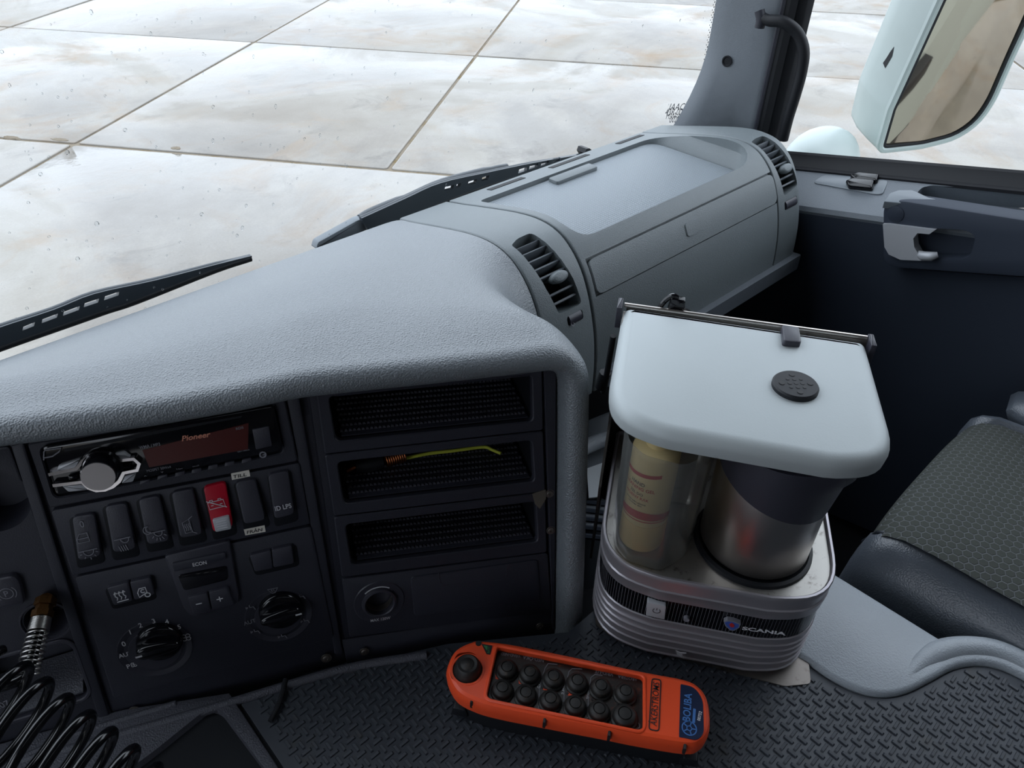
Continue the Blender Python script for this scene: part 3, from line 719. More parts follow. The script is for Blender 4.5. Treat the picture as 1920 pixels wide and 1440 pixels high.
def smooth_rows(rows, it, j0):
    for _ in range(it):
        new = [r_[:] for r_ in rows]
        for i in range(1, len(rows)-1):
            for j in range(j0, len(rows[i])-1):
                new[i][j] = rows[i][j]*.5 + (rows[i-1][j]+rows[i+1][j]+rows[i][j-1]+rows[i][j+1])*.125
        rows = new
    return rows
rows = smooth_rows(rows, 30, len(LIPR)+3)
mb = MB(); mb.grid(rows); cowl = build('cowl', mb, M['dash'], dash, 80, label='grained grey cowl hooding the black control panel')
ss_ = cowl.modifiers.new('smooth', 'SUBSURF'); ss_.levels = 1; ss_.render_levels = 2
mb = MB(); a = rows[-1]; 
mb.cap(mb.ring([q for q in a[:len(LIPR)]] + [a[len(LIPR)-1]+BACK*.08, a[0]+BACK*.08]))
build('cowl_foot', mb, M['lip'], dash)
# ------------------------------------------------------------------ black control panel
def text_at(s, fr, c, height, w, ang=0, xf=1.0, shear=0, bold=0, h=.0003):
    cu = bpy.data.curves.new('t', 'FONT'); cu.body = s; cu.size = 1; cu.shear = shear; cu.offset = bold; cu.resolution_u = 3
    o = bpy.data.objects.new('t', cu); C.objects.link(o); bpy.context.view_layer.update()
    me = bpy.data.meshes.new_from_object(o.evaluated_get(bpy.context.evaluated_depsgraph_get())); bpy.data.objects.remove(o); bpy.data.curves.remove(cu)
    xs = [v.co.x for v in me.vertices]; ysx = [v.co.y for v in me.vertices]; cx, cy = (min(xs)+max(xs))/2, (min(ysx)+max(ysx))/2; k = height/(max(ysx)-min(ysx))
    ca, sa = math.cos(ang), math.sin(ang); mb = MB()
    for v in me.vertices:
        x, y = (v.co.x-cx)*k*xf, (v.co.y-cy)*k; mb.v.append(fr.pt(c[0]+x*ca-y*sa, c[1]+x*sa+y*ca, w+h))
    mb.f = [tuple(p.vertices) for p in me.polygons]; bpy.data.meshes.remove(me); return mb
def add(mb, t):
    k = len(mb.v); mb.v += t.v; mb.f += [tuple(i+k for i in f) for f in t.f]; return mb
def icon(mb, fr, c, sc, lines, width, w, ang=0):
    ca, sa = math.cos(ang), math.sin(ang)
    for L in lines:
        cl = L[0] == 'o'; P = L[1:] if cl else L
        mb.stroke(fr, [(c[0]+sc*(x*ca-y*sa), c[1]+sc*(x*sa+y*ca)) for x, y in P], width, w, .0003, cl)
    return mb
def arc(cx, cy, r, a0, a1, n=10): return [(cx+r*math.cos(math.radians(a0+(a1-a0)*i/n)), cy+r*math.sin(math.radians(a0+(a1-a0)*i/n))) for i in range(n+1)]
def key(pxs, w0, w1, r=.003, bev=.0015, name='button', m='black2', parent=None, fr=PP, ang=40):
    mb = MB(); mb.prism(fr, rpoly(fr.pxs(pxs, w1), r), w0, w1, bev); return build(name, mb, M[m], parent, ang)
def screw(parent, px, fr=PP, r=.0034, w=0):
    mb = MB(); u, v = fr.px(*px); mb.lathe(fr, u, v, [(r*1.5, w), (r*1.45, w+.0006), (r, w+.0004), (r, w+.0012), (r*.8, w+.0016), (r*.42, w+.0016), (r*.36, w+.0008), (.00001, w+.0008)], 18)
    return build('screw', mb, M['bracket'], parent, 40)
cp = thing('control_panel', 'black centre control panel with a row of rocker switches and heater knobs', 'control panel', PP.pt(0, -.1, 0))
mb = MB(); mb.prism(PP, rpoly(PP.pxs([(14, 836), (582, 737), (655, 1246), (215, 1362)]), .003), -.03, -.003, .001); build('base_plate', mb, M['black'], cp)
key([(20, 836), (44, 831), (205, 1345), (186, 1352)], -.004, .001, .002, .001, 'side_strip', 'black', cp)
key([(537, 746), (560, 742), (643, 1226), (628, 1228)], -.004, .0005, .002, .001, 'side_strip', 'black', cp)
# radio surround with the radio in it
so = rpoly(PP.pxs([(53, 829), (534, 746), (558, 862), (95, 949)]), .003); si = rpoly(PP.pxs([(76, 836), (515, 758), (533, 846), (104, 931)]), .006)
mb = MB(); mb.plate(PP, so, si, -.006, .003, .001); build('radio_surround', mb, M['black'], cp)
key([(95, 958), (561, 868), (581, 983), (136, 1080)], -.006, .002, .003, .001, 'switch_plate', 'black', cp)
key([(140, 1083), (583, 987), (626, 1196), (213, 1311)], -.006, .002, .003, .001, 'heater_plate', 'black', cp)
SWS = [[(133, 973), (175, 966), (190, 1041), (147, 1051)], [(195, 953), (235, 946), (255, 1028), (213, 1036)], [(258, 940), (297, 932), (318, 1013), (277, 1021)], [(320, 927), (360, 919), (380, 1001), (338, 1009)],
       [(380, 917), (422, 907), (437, 988), (400, 998)], [(440, 908), (478, 901), (498, 974), (458, 983)], [(502, 893), (540, 885), (552, 963), (515, 973)]]
dome = ['o'] + arc(0, 0, .55, 180, 360) ; rays_ = [[(.75*math.cos(a), .75*math.sin(a)), (1.0*math.cos(a), 1.0*math.sin(a))] for a in [math.radians(d) for d in (200, 232, 270, 308, 340)]]
bar = [(-1, .02), (1, .02)]
ICON = {0: [('o', (-.8, -.5), (-.8, .0), (-.3, .6), (.7, .6), (.7, -.5)), [(-.8, 0), (.7, 0)]],
        1: [bar, arc(.25, 0, .5, 180, 360)] + [[(-.75+.28*i, -.75), (-.62+.28*i, -1.45)] for i in range(4)],
        2: [[(-.5, .02), (1, .02)], arc(.25, 0, .42, 180, 360)] + [[(.25+.6*math.cos(a), .6*math.sin(a)), (.25+.9*math.cos(a), .9*math.sin(a))] for a in [math.radians(d) for d in (215, 245, 270, 295, 325)]] + [arc(-.75, .35, .38, 60, 330, 14), arc(-.55, .42, .3, 90, 290, 12)],
        3: [('o', (-.6, -.8), (-.6, .6), (.35, .9), (.35, -.8)), [(.35, .9), (.95, 1.2)], [(.35, -.8), (.9, -1.1)]] + [[(-.38+.26*i, -.5), (-.28+.26*i, -.2), (-.4+.26*i, .1), (-.3+.26*i, .4)] for i in range(3)]}
ICON = {k: [[p if isinstance(p, str) else (p[0], p[1]*1.3) for p in L] for L in v] for k, v in ICON.items()}
for k, P in enumerate(SWS):
    c = V((sum(p[0] for p in P)/4, sum(p[1] for p in P)/4))
    big = [tuple(c+(V(p)-c)*1.22+V((3, 3))) for p in P]
    mb = MB(); bo = rpoly(PP.pxs(big), .004); mb.prism(PP, bo, .001, .0024, .0003); rc = build('switch_recess', mb, M['deep'], cp)
    mb = MB(); Q = PP.pxs(P, .008); q = rpoly(Q, .004, 5); n = len(q)
    # rocker: lower half stands prouder than the upper one
    rings = [[PP.pt(u, v, .002) for u, v in q]]
    vs_ = [v for u, v in q]; vm = max(vs_); vn = min(vs_)
    def rk(v): return .0055+.0035*((vm-v)/(vm-vn))
    rings.append([PP.pt(u, v, rk(v)-.0012) for u, v in q]); rings.append([PP.pt(u, v, rk(v)-.0003) for u, v in inset(q, .0004)]); rings.append([PP.pt(u, v, rk(v)) for u, v in inset(q, .0016)])
    mb.loft(rings); sw = build('rocker_switch', mb, M['red' if k == 4 else 'black2'], cp, 45)
    if k == 4: sw['label'] = 'red battery cut-off switch with a grey lock tab'
    def fw(px): return PP.px(*px, .0075)
    mb = MB()
    if k == 0:
        icon(mb, PP, fw((156, 1009)), .0055, ICON[0], .0006, .0078, .03); icon(mb, PP, fw((166, 1030)), .0068, [[p if isinstance(p, str) else (p[0], p[1]*1.25) for p in L] for L in [bar, arc(0, 0, .55, 180, 360)]+rays_], .0006, .0091, .03)
        add(mb, text_at('0', PP, fw((153, 984)), .006, .0064, 0, .8, 0, .01))
    elif k == 1: icon(mb, PP, fw((230, 1008)), .0060, ICON[1], .0006, .0091, .03)
    elif k == 2: icon(mb, PP, fw((292, 996)), .0072, ICON[2], .0006, .0091, .03)
    elif k == 3: icon(mb, PP, fw((353, 985)), .0056, ICON[3], .0006, .0091, .03)
    elif k == 4: icon(mb, PP, fw((406, 945)), .0062, [('o', (-1, -.6), (-1, .45), (.95, .45), (.95, -.6)), [(-1.1, .7), (1.1, -.8)], [(-.7, .45), (-.7, .7), (-.35, .7), (-.35, .45)], [(.35, .45), (.35, .7), (.7, .7), (.7, .45)], [(-.7, -.1), (-.4, -.1)], [(.4, -.1), (.7, -.1)]], .0006, .0074, .06)
    elif k == 6: add(mb, text_at('ID LPS', PP, fw((531, 949)), .0046, .0088, .02, .78, 0, .015))
    if k != 5: build('symbol', mb, M['grey_print' if k in (0, 1, 2, 3) else 'white'], sw)
    if k == 4:
        T = [(398, 975), (429, 967), (434, 992), (404, 998)]
        mb = MB(); mb.prism(PP, rpoly(PP.pxs(T, .010), .0015), .006, .0105, .001); build('lock_tab', mb, M['silver_plastic'], sw)
        mb = MB(); Tq = PP.pxs(T, .0105)
        for i in range(4):
            a, b = V(Tq[0]).lerp(V(Tq[3]), .25+.18*i), V(Tq[1]).lerp(V(Tq[2]), .25+.18*i); mb.stroke(PP, [a.lerp(b, .15), a.lerp(b, .8)], .0004, .0105, .0005)
        build('grip_line', mb, M['white'], sw, kind='stuff')
# stickers
for nm, lab, P, s, a, b in (('sticker', 'white TILL sticker', [(433, 888), (467, 881), (469, 893), (435, 900)], 'TILL', (438, 897), (463, 892)), ('sticker', 'cream FRÅN sticker', [(457, 993), (496, 985), (498, 997), (460, 1004)], 'FRÅN', (463, 1001), (493, 995))):
    mb = MB(); mb.prism(PP, PP.pxs(P, .0026), .0018, .0026); st = build(nm, mb, M['sticker'], cp, label=lab)
    build('lettering', text_mb(s, PP, a, b, .0026, .72 if s == 'TILL' else .85, .15, .01), M['ink'], st)
# heater unit: centre pod
pod = key([(307, 1043), (430, 1014), (449, 1126), (436, 1139), (362, 1158), (346, 1146)], -.002, .006, .004, .0015, 'display_pod', 'black2', cp)
key([(322, 1057), (422, 1036), (425, 1049), (326, 1073)], .005, .008, .0015, .0008, 'econ_button', 'black', pod)
key([(333, 1079), (426, 1061), (428, 1087), (345, 1108)], .005, .0068, .003, .0004, 'pod_display', 'gloss', pod)
kk = key([(351, 1121), (389, 1112), (396, 1146), (363, 1154)], .005, .009, .002, .001, 'minus_button', 'black2', pod); k2 = key([(391, 1111), (427, 1102), (440, 1134), (398, 1145)], .005, .009, .002, .001, 'plus_button', 'black2', pod)
mb = MB(); icon(mb, PP, PP.px(373, 1132, .009), .0024, [[(-1, 0), (1, 0)]], .0008, .009); build('symbol', mb, M['white'], pod)
mb = MB(); icon(mb, PP, PP.px(412, 1123, .009), .0026, [[(-1, 0), (1, 0)], [(0, -1), (0, 1)]], .0008, .009); build('symbol', mb, M['white'], pod)
mb = text_mb('ECON', PP, (362, 1062), (388, 1057), .008, 1.2, 0, .015)
build('lettering', mb, M['white'], pod)
# key pairs
mb = MB(); mb.prism(PP, rpoly(PP.pxs([(196, 1101), (284, 1078), (296, 1120), (212, 1140)]), .004), .001, .0023, .0003); build('key_recess', mb, M['deep'], cp)
b1 = key([(200, 1103), (241, 1092), (249, 1127), (213, 1136)], .002, .0065, .002, .001, 'heat_button', 'black2', cp); b2 = key([(243, 1092), (282, 1083), (290, 1115), (252, 1126)], .002, .0065, .002, .001, 'heat_button', 'black2', cp)
mb = MB(); icon(mb, PP, PP.px(226, 1117, .0065), .0052, [[(-.7+.6*i, -.7), (-.5+.6*i, -.3), (-.75+.6*i, .1), (-.6+.6*i, .8)] for i in range(3)]+[[(-.85+.6*i, .45), (-.6+.6*i, .85), (-.38+.6*i, .5)] for i in range(3)]+[[(-.8, -1.05), (.9, -1.0)]], .00075, .0065, .05); build('symbol', mb, M['white'], b1)
mb = MB(); icon(mb, PP, PP.px(269, 1111, .0065), .0052, [('o', (-.8, -.7), (-.8, .2), (-.4, .9), (.5, .9), (.5, -.1)), ['o']+arc(.45, -.6, .38, 0, 360, 14)[:-1], arc(0, .3, .3, 40, 320, 10)], .00075, .0065, .05); build('symbol', mb, M['white'], b2)
mb = MB(); mb.prism(PP, rpoly(PP.pxs([(464, 1040), (556, 1018), (562, 1058), (479, 1077)]), .004), .001, .0023, .0003); build('key_recess', mb, M['deep'], cp)
key([(468, 1042), (508, 1032), (512, 1066), (478, 1073)], .002, .006, .002, .001, 'blank_button', 'black2', cp); key([(509, 1031), (547, 1023), (551, 1057), (513, 1065)], .002, .006, .002, .001, 'blank_button', 'black2', cp)
# rotary knobs
def rlen(px, d): a, b = V(PP.px(*px)), V(PP.px(px[0]+d, px[1])); return (b-a).length
def knob(cd, rd_, ck, rk_, gang, lab):
    u, v = PP.px(*cd); R = rlen(cd, rd_)
    mb = MB(); mb.lathe(PP, u, v, [(R, .0015), (R*.985, .003), (R*.9, .0026), (R*.72, .0012), (R*.70, .0035)], 48); dl = build('knob_dial', mb, M['black2'], cp, 50)
    u, v = PP.px(*ck, .009); r = rlen(ck, rk_)
    mb = MB(); mb.lathe(PP, u, v, [(r, .001), (r*.99, .005), (r*.95, .0075), (r*.86, .0088), (r*.5, .0092)], 40)
    kb = build('rotary_knob', mb, M['gloss'], cp, 50, label=lab)
    # finger grip
    mb = MB(); ca, sa = math.cos(gang), math.sin(gang); rings = []
    for f, wv in ((1, .007), (.97, .0125), (.93, .0155), (.8, .0166)):
        ring_ = []
        for t in range(24):
            a = 2*math.pi*t/24; x = r*.97*math.copysign(abs(math.cos(a))**.6, math.cos(a))*f; y = r*.36*math.copysign(abs(math.sin(a))**.8, math.sin(a))*(f**2)
            y *= 1-.25*(x/r); ring_.append(PP.pt(u+x*ca-y*sa, v+x*sa+y*ca, wv))
        rings.append(ring_)
    mb.loft(rings); build('grip', mb, M['gloss'], kb, 50)
    mb = MB(); x0 = r*.93; mb.stroke(PP, [(u-x0*ca, v-x0*sa), (u-x0*.70*ca, v-x0*.70*sa)], .0015, .0168, .0003); build('pointer', mb, M['white'], kb)
    return dl
d1_ = knob((292, 1213), 70, (298, 1210), 44, math.radians(2), 'black fan speed knob pointing at AUT')
mb = MB()
for s, px, hh in (('0', (232, 1207), .0052), ('1', (244, 1185), .0048), ('2', (263, 1172), .0048), ('3', (288, 1164), .0048), ('4', (313, 1165), .0048), ('5', (336, 1175), .0048), ('AUT', (235, 1227), .0044), ('P', (241, 1249), .0046)):
    add(mb, text_at(s, PP, PP.px(*px, .003), hh, .0030, math.radians(2) if len(s) < 3 else math.radians(4), .9, 0, .012))
for c, sc in (((349, 1195), .0042), ((251, 1246), .0026)):
    icon(mb, PP, PP.px(*c, .003), sc, [['o']+[(math.cos(a)*.55+.42*math.cos(t), math.sin(a)*.55+.42*math.sin(t)) for t in [2*math.pi*i/10 for i in range(10)]] for a in [math.radians(d) for d in (45, 135, 225, 315)]], .0006, .003)
build('lettering', mb, M['white'], d1_)
d2_ = knob((523, 1151), 62, (527, 1150), 41, math.radians(183), 'black air distribution knob')
mb = MB(); seat_ = [[(-.2, .9), (-.2, .2), (.5, .2), (.7, -.7)], [(-1, .1), (-.6, .4), (-1, .6), (-1, .1)]]
for c in ((471, 1140), (480, 1185), (531, 1194), (565, 1120), (573, 1165)):
    icon(mb, PP, PP.px(*c, .003), .004, seat_, .0008, .003, .1)
icon(mb, PP, PP.px(512, 1107, .003), .004, [['o', (-1.1, .5), (1.1, .5), (.3, -.7), (-.3, -.7)], [(-.3, .3), (-.2, -.3)], [(.1, .3), (.2, -.3)]], .0006, .003)
add(mb, text_at('AUT', PP, PP.px(468, 1166, .003), .0042, .003, math.radians(5), .9, 0, .012)); build('lettering', mb, M['grey_print'], d2_)
for p in ((252, 1333), (173, 1358), (612, 1234)): screw(cp, p)
# ------------------------------------------------------------------ radio
rdo = thing('car_radio', 'black car radio with a chrome ringed volume knob and dark red display', 'radio', PP.pt(0, 0, .004))
rq = PP.pxs([(78, 837), (514, 760), (531, 844), (106, 929)], .006)
mb = MB(); mb.prism(PP, rpoly(rq, .004), -.01, .007, .0015); build('faceplate', mb, M['gloss'], rdo)
def z5(x, y): return (80+x/6.857, 760+y/6.857)
RW = .007
mb = MB(); mb.prism(PP, PP.pxs([(267, 844), (466, 793), (465, 842), (280, 876)], RW), RW-.001, RW+.0003); build('display', mb, M['display'], rdo)
mb = MB(); mb.prism(PP, rpoly(PP.pxs([(122, 847), (300, 812), (452, 783), (455, 779), (300, 806), (118, 842)], RW), .0005), RW-.001, RW+.0002); build('disc_slot', mb, M['deep'], rdo)
mb = MB(); mb.stroke(PP, PP.pxs([z5(*p) for p in ((18, 700), (18, 590), (40, 570), (240, 545), (215, 590), (130, 650), (20, 670))], RW), .0008, RW, .001); build('eject_button', mb, M['grey_print'], rdo)
path = [(75, 890), (430, 815), (515, 715), (610, 640), (700, 607), (800, 610), (890, 645), (965, 710), (1170, 688), (1240, 750), (1215, 832), (1040, 868), (985, 975), (900, 1045), (800, 1085), (690, 1095), (590, 1060), (500, 985), (130, 1030)]
mb = MB(); pp_ = PP.pxs([z5(*p) for p in path], RW+.003); mb.stroke(PP, pp_, .0026, RW, .0035); build('chrome_surround', mb, M['chrome'], rdo, 60)
for P in ([(200, 780), (480, 692), (425, 795), (185, 838)], [(250, 1040), (505, 1015), (600, 1085), (330, 1112)], [(895, 625), (1050, 595), (1135, 660), (985, 695)], [(1055, 905), (1205, 868), (1160, 982), (1012, 1005)], [(320, 910), (455, 885), (450, 940), (345, 965)], [(1000, 760), (1140, 735), (1135, 810), (1010, 840)]):
    mb = MB(); mb.prism(PP, rpoly(PP.pxs([z5(*p) for p in P], RW+.002), .0012), RW, RW+.0025, .0008); build('side_button', mb, M['silver_plastic' if P[0][0] not in (320, 1000) else 'gloss'], rdo)
c_ = z5(712, 918); u, v = PP.px(*c_, RW+.017); r = .0121
mb = MB(); mb.lathe(PP, u, v, [(r*1.22, RW), (r*1.2, RW+.003), (r*1.05, RW+.004), (r*1.04, RW+.006), (r, RW+.007), (r, RW+.0155), (r*.96, RW+.0165)], 40); vk = build('volume_knob', mb, M['gloss'], rdo, 40)
mb = MB(); mb.lathe(PP, u, v, [(r*.965, RW+.0163), (r*.95, RW+.0172), (r*.3, RW+.0172)], 40); build('knob_face', mb, M['knob'], vk, 40, label='spun aluminium knob face')
for i, p in enumerate(((271, 904), (304, 895), (337, 889), (368, 883), (399, 876), (430, 870), (462, 864))):
    d = [(-9, 5), (9, 2), (9, -5), (-8, -2)]
    mb = MB(); mb.prism(PP, rpoly(PP.pxs([(p[0]+a, p[1]+b) for a, b in d], RW+.001), .0005), RW-.001, RW+.0012, .0003); pb = build('preset_button', mb, M['black2'], rdo)
for s, a, b, hf, sh, bo, m in (('Pioneer', (341, 827), (396, 818), .95, .3, .02, 'orangeprint'), ('WMA / MP3', (262, 842), (301, 835), 1.3, 0, .01, 'grey_print'), ('MOSFET 50Wx4', (276, 885), (321, 877), 1.25, 0, .0, 'grey_print'), ('RDS', (443, 806), (457, 803), .9, 0, .01, 'grey_print'), ('DEH-1400UB', (446, 848), (468, 844), 1.1, 0, .0, 'grey_print'),
                              ('^', (271, 895), (276, 894), .6, 0, .01, 'grey_print'), ('v', (302, 887), (307, 886), .7, 0, 0, 'grey_print'), ('S.Rtrv', (331, 881), (343, 879), 1, 0, 0, 'grey_print'), ('PAUSE', (362, 876), (374, 873), .9, 0, 0, 'grey_print')):
    build('lettering', text_mb(s, PP, a, b, RW+.0003, hf, sh, bo), M[m], rdo)
mb = MB(); mb.prism(PP, rpoly(PP.pxs([(473, 804), (504, 798), (510, 835), (480, 842)], RW), .001), RW-.001, RW+.0012, .0005); build('usb_door', mb, M['black2'], rdo)
mb = MB(); u, v = PP.px(493, 852, RW); mb.lathe(PP, u, v, [(.0028, RW), (.0028, RW+.001), (.0018, RW+.001), (.0017, RW-.0005)], 16); build('aux_socket', mb, M['grey_print'], rdo)
# ------------------------------------------------------------------ open storage cubbies
mb0 = [([(592, 731), (1016, 686), (1018, 806), (609, 851)], [(616, 743), (997, 702), (999, 789), (630, 827)], 'upper empty black storage cubby beside the radio'),
       ([(609, 853), (1018, 808), (1022, 921), (626, 967)], [(632, 866), (997, 825), (1002, 902), (645, 944)], 'middle black storage cubby with a yellow cord lying in it'),
       ([(626, 969), (1022, 923), (1025, 1035), (641, 1082)], [(647, 983), (1004, 940), (1008, 1015), (660, 1059)], 'lowest empty black storage cubby above the power socket')]
CUB = []
for P, I, lab in mb0:
    c = PP.pt(*PP.px(*P[0]), 0); cb = thing('storage_cubby', lab, 'cubby', c)
    o_ = rpoly(PP.pxs(P), .003, 5); i_ = rpoly(PP.pxs(I), .005, 5)
    mb = MB(); mb.plate(PP, o_, i_, -.006, .001, .001); build('frame', mb, M['black'], cb)
    f3 = [PP.pt(u, v, -.006) for u, v in i_]; DEP = .105
    mb = MB(); mb.loft([f3, [p+BACK*DEP for p in f3]], False, True); build('liner', mb, M['deep'], cb)
    q = PP.pxs(I); BL_, BR_ = PP.pt(*q[3], -.004), PP.pt(*q[2], -.004)
    mb = MB(); upv = V((0, 0, 1)); nx, ny = 46, 14; ex = (BR_-BL_)
    fl = [BL_+ex*.03+upv*.002, BR_-ex*.02+upv*.002]
    mb.loft([[a+BACK*d for a, d in ((fl[0], .0), (fl[1], .0), (fl[1], DEP-.002), (fl[0], DEP-.002))], [a+BACK*d+upv*.001 for a, d in ((fl[0], .0), (fl[1], .0), (fl[1], DEP-.002), (fl[0], DEP-.002))]])
    build('liner_mat', mb, M['black'], cb)
    mb = MB()
    for i in range(nx):
        for j in range(ny):
            o = fl[0].lerp(fl[1], (i+.5+(j % 2)*.5-.25)/nx)+BACK*(.006+j*.0072)+upv*.001; t = ex.normalized(); s_ = .0015
            a = mb.ring([o-t*s_-BACK*s_, o+t*s_-BACK*s_, o+t*s_+BACK*s_, o-t*s_+BACK*s_]); b = mb.ring([o+upv*.0016+x*.4 for x in (-t*s_-BACK*s_, t*s_-BACK*s_, t*s_+BACK*s_, -t*s_+BACK*s_)]); mb.bridge(a, b); mb.cap(b)
    build('mat_studs', mb, M['black2'], cb, kind='stuff'); CUB.append((fl, ex, upv))
key([(1020, 688), (1043, 689), (1040, 1180), (1036, 1180)], -.005, .0015, .001, .0008, 'side_strip', 'black', cp)
key([(640, 1200), (1046, 1140), (1046, 1196), (655, 1262)], -.03, -.001, .002, .001, 'lower_bezel', 'black', cp)
key([(582, 738), (1046, 686), (1046, 700), (592, 748)], -.03, -.005, .001, .0008, 'upper_bezel', 'black', cp)
key([(556, 742), (603, 731), (668, 1232), (638, 1234)], -.03, -.003, .001, .0008, 'side_strip', 'black', cp)
for p in ((1030, 924), (1032, 993), (683, 1220), (1012, 1173)): screw(cp, p, PP, .0030, .001)
# things lying in the middle cubby
fl, ex, upv = CUB[1]
def onfl(f, d, h=.004): return fl[0].lerp(fl[1], f)+BACK*d+upv*h
CF = Frame(fl[0]+upv*.003, ex, ex.cross(BACK)) if ex.cross(BACK).z > 0 else Frame(fl[0]+upv*.003, ex, -ex.cross(BACK))
def cfl(px, h=.002): return CF.pt(*CF.px(*px), h)
mb = MB(); mb.tube(cat([cfl(p) for p in ((760, 862), (805, 853), (850, 848), (905, 841), (922, 846), (939, 853))], 5), .0017, 8); cord = build('cord', mb, M['lime'], None, 60); tag(cord, 'yellow-green braided cord lying in the middle cubby', 'cord')
mb = MB(); P = []
a_, b_ = cfl((722, 872), .006), cfl((758, 862), .006); ax = (b_-a_).normalized(); q1 = ax.orthogonal().normalized(); q2 = ax.cross(q1)
for i in range(90): t = i/10*2*math.pi; P.append(a_.lerp(b_, i/89)+q1*.006*math.cos(t)+q2*.006*math.sin(t))
mb.tube(P, .0009, 6); o = build('copper_coil', mb, M['copper'], None, 60); tag(o, 'small copper coloured wire coil lying in the middle cubby', 'wire coil')
tc_ = thing('cable_end', 'black cable plug with coppery tip at the left end of the middle cubby', 'plug', cfl((670, 880), .004))
mb = MB(); mb.tube([cfl((666, 884), .006), cfl((690, 880), .006), cfl((716, 874), .006)], [.006, .0075, .006], 12); build('plug_body', mb, M['rubber'], tc_, 50)
mb = MB(); mb.tube([cfl((644, 882), .004), cfl((652, 888), .004), cfl((666, 884), .006)], [.002, .003, .003], 8); build('plug_tip', mb, M['copper'], tc_, 50, label='coppery metal tip')
mb = MB(); mb.prism(PP, [PP.px(*p, .0015) for p in ((998, 926), (1023, 918), (1024, 935), (1012, 954), (1003, 945))], .001, .0016); o = build('tape_scrap', mb, M['tape'], None); tag(o, 'torn scrap of grey tape stuck beside the lowest cubby', 'tape')
# ------------------------------------------------------------------ socket panel with drawer
sp_ = thing('socket_panel', 'black panel with round power socket and small drawer under the cubbies', 'socket panel', PP.pt(*PP.px(641, 1085), 0))
mb = MB(); mb.prism(PP, rpoly(PP.pxs([(641, 1085), (1026, 1036), (1034, 1146), (655, 1194)]), .003), -.012, .001, .001); ob = build('panel', mb, M['black'], sp_)
sc_ = (711, 1127); u, v = PP.px(*sc_); r = rlen(sc_, 26)
c1 = MB(); c1.lathe(PP, u, v, [(r, -.010), (r, .01)], 32, True); cut(ob, [c1])
mb = MB(); mb.lathe(PP, u, v, [(r*1.8, .001), (r*1.75, .002), (r*1.25, .002), (r*1.2, .0045), (r*1.05, .005), (r*.98, .004), (r*.96, -.0095), (.0001, -.0095)], 36, False, False); so_ = build('socket', mb, M['black2'], sp_, 40)
mb = MB(); mb.lathe(PP, u, v, [(r*.93, -.008), (r*.93, -.001), (r*.9, -.001), (r*.9, -.008)], 28, False, False); build('contact_ring', mb, M['bracket'], so_, 40, label='worn metal contact ring')
mb = MB(); mb.stroke(PP, [(u+r*1.36*math.cos(a), v+r*1.36*math.sin(a)) for a in [math.radians(d) for d in range(52, 136, 6)]], .0009, .0021); build('arc_mark', mb, M['white'], so_)
build('lettering', text_mb('MAX 120W', PP, (695, 1166), (732, 1160), .0021, 1.15, 0, .01), M['white'], so_)
dr = key([(770, 1083), (1008, 1050), (1014, 1125), (777, 1156)], 0, .0028, .004, .001, 'drawer', 'black', sp_)
mb = MB(); mb.stroke(PP, PP.pxs([(822, 1073), (826, 1092), (833, 1098), (938, 1086), (948, 1080), (954, 1058)], .0028), .0008, .0026, .0004); build('pull_line', mb, M['black2'], dr)
# ------------------------------------------------------------------ parking brake panel at the left
pk = thing('parking_brake_panel', 'black panel with gauge recess and pocket left of the radio', 'panel', PP.pt(-.14, -.1, 0))
mb = MB(); mb.prism(PP, rpoly(PP.pxs([(-560, 928), (16, 838), (212, 1350), (150, 1382), (-560, 1570)]), .003), -.05, -.001, .001); ob = build('panel', mb, M['black'], pk)
u, v = PP.px(87, 1165); r = rlen((87, 1165), 47); c1 = MB(); c1.lathe(PP, u, v, [(r*.7, -.03), (r, .01)], 40, True)
u2, v2 = PP.px(-22, 940); r2 = rlen((0, 940), 86); c2 = MB(); c2.lathe(PP, u2, v2, [(r2*.75, -.03), (r2, .01)], 48, True)
pkp = rpoly(PP.pxs([(-90, 1258), (118, 1203), (136, 1211), (166, 1295), (158, 1308), (-90, 1385)]), .006)
c3 = MB(); c3.prism(PP, pkp, -.042, .01); cut(ob, [c1, c2, c3])
mb = MB(); mb.plate(PP, inset(pkp, -.0035), inset(pkp, .0003), -.002, .0015, .001); build('pocket_rim', mb, M['black2'], pk)
mb = MB(); q = PP.pxs([(-60, 1378), (155, 1305), (140, 1275), (-60, 1340)]); mb.loft([[PP.pt(*q[0], -.004), PP.pt(*q[1], -.004), PP.pt(*q[2], -.038), PP.pt(*q[3], -.038)], [PP.pt(*p, w)+V((0, 0, .002)) for p, w in zip(q, (-.004, -.004, -.038, -.038))]]); build('pocket_floor', mb, M['console'], pk)
mb = MB(); mb.lathe(PP, u, v, [(r*1.1, -.001), (r*1.08, .0005), (r*1.01, .0005), (r*.99, -.002)], 40, False, False); build('recess_rim', mb, M['black2'], pk, 50)
kb = key([(-40, 1092), (24, 1079), (36, 1090), (46, 1134), (-40, 1150)], -.002, .004, .004, .0015, 'parking_brake_key', 'black2', pk)
mb = text_at('P', PP, PP.px(12, 1113, .004), .0052, .004, .03, .9); uv = PP.px(12, 1113, .004)
icon(mb, PP, uv, .0048, [['o']+arc(0, 0, 1, 0, 360, 20)[:-1], arc(0, 0, 1.45, -45, 45, 8), arc(0, 0, 1.45, 135, 225, 8)], .0005, .004); build('symbol', mb, M['grey_print'], kb)
build('lettering', text_at('207', PP, PP.px(4, 1321, 0), .006, .0003, .2, .9, 0, 0), M['grey_print'], pk)
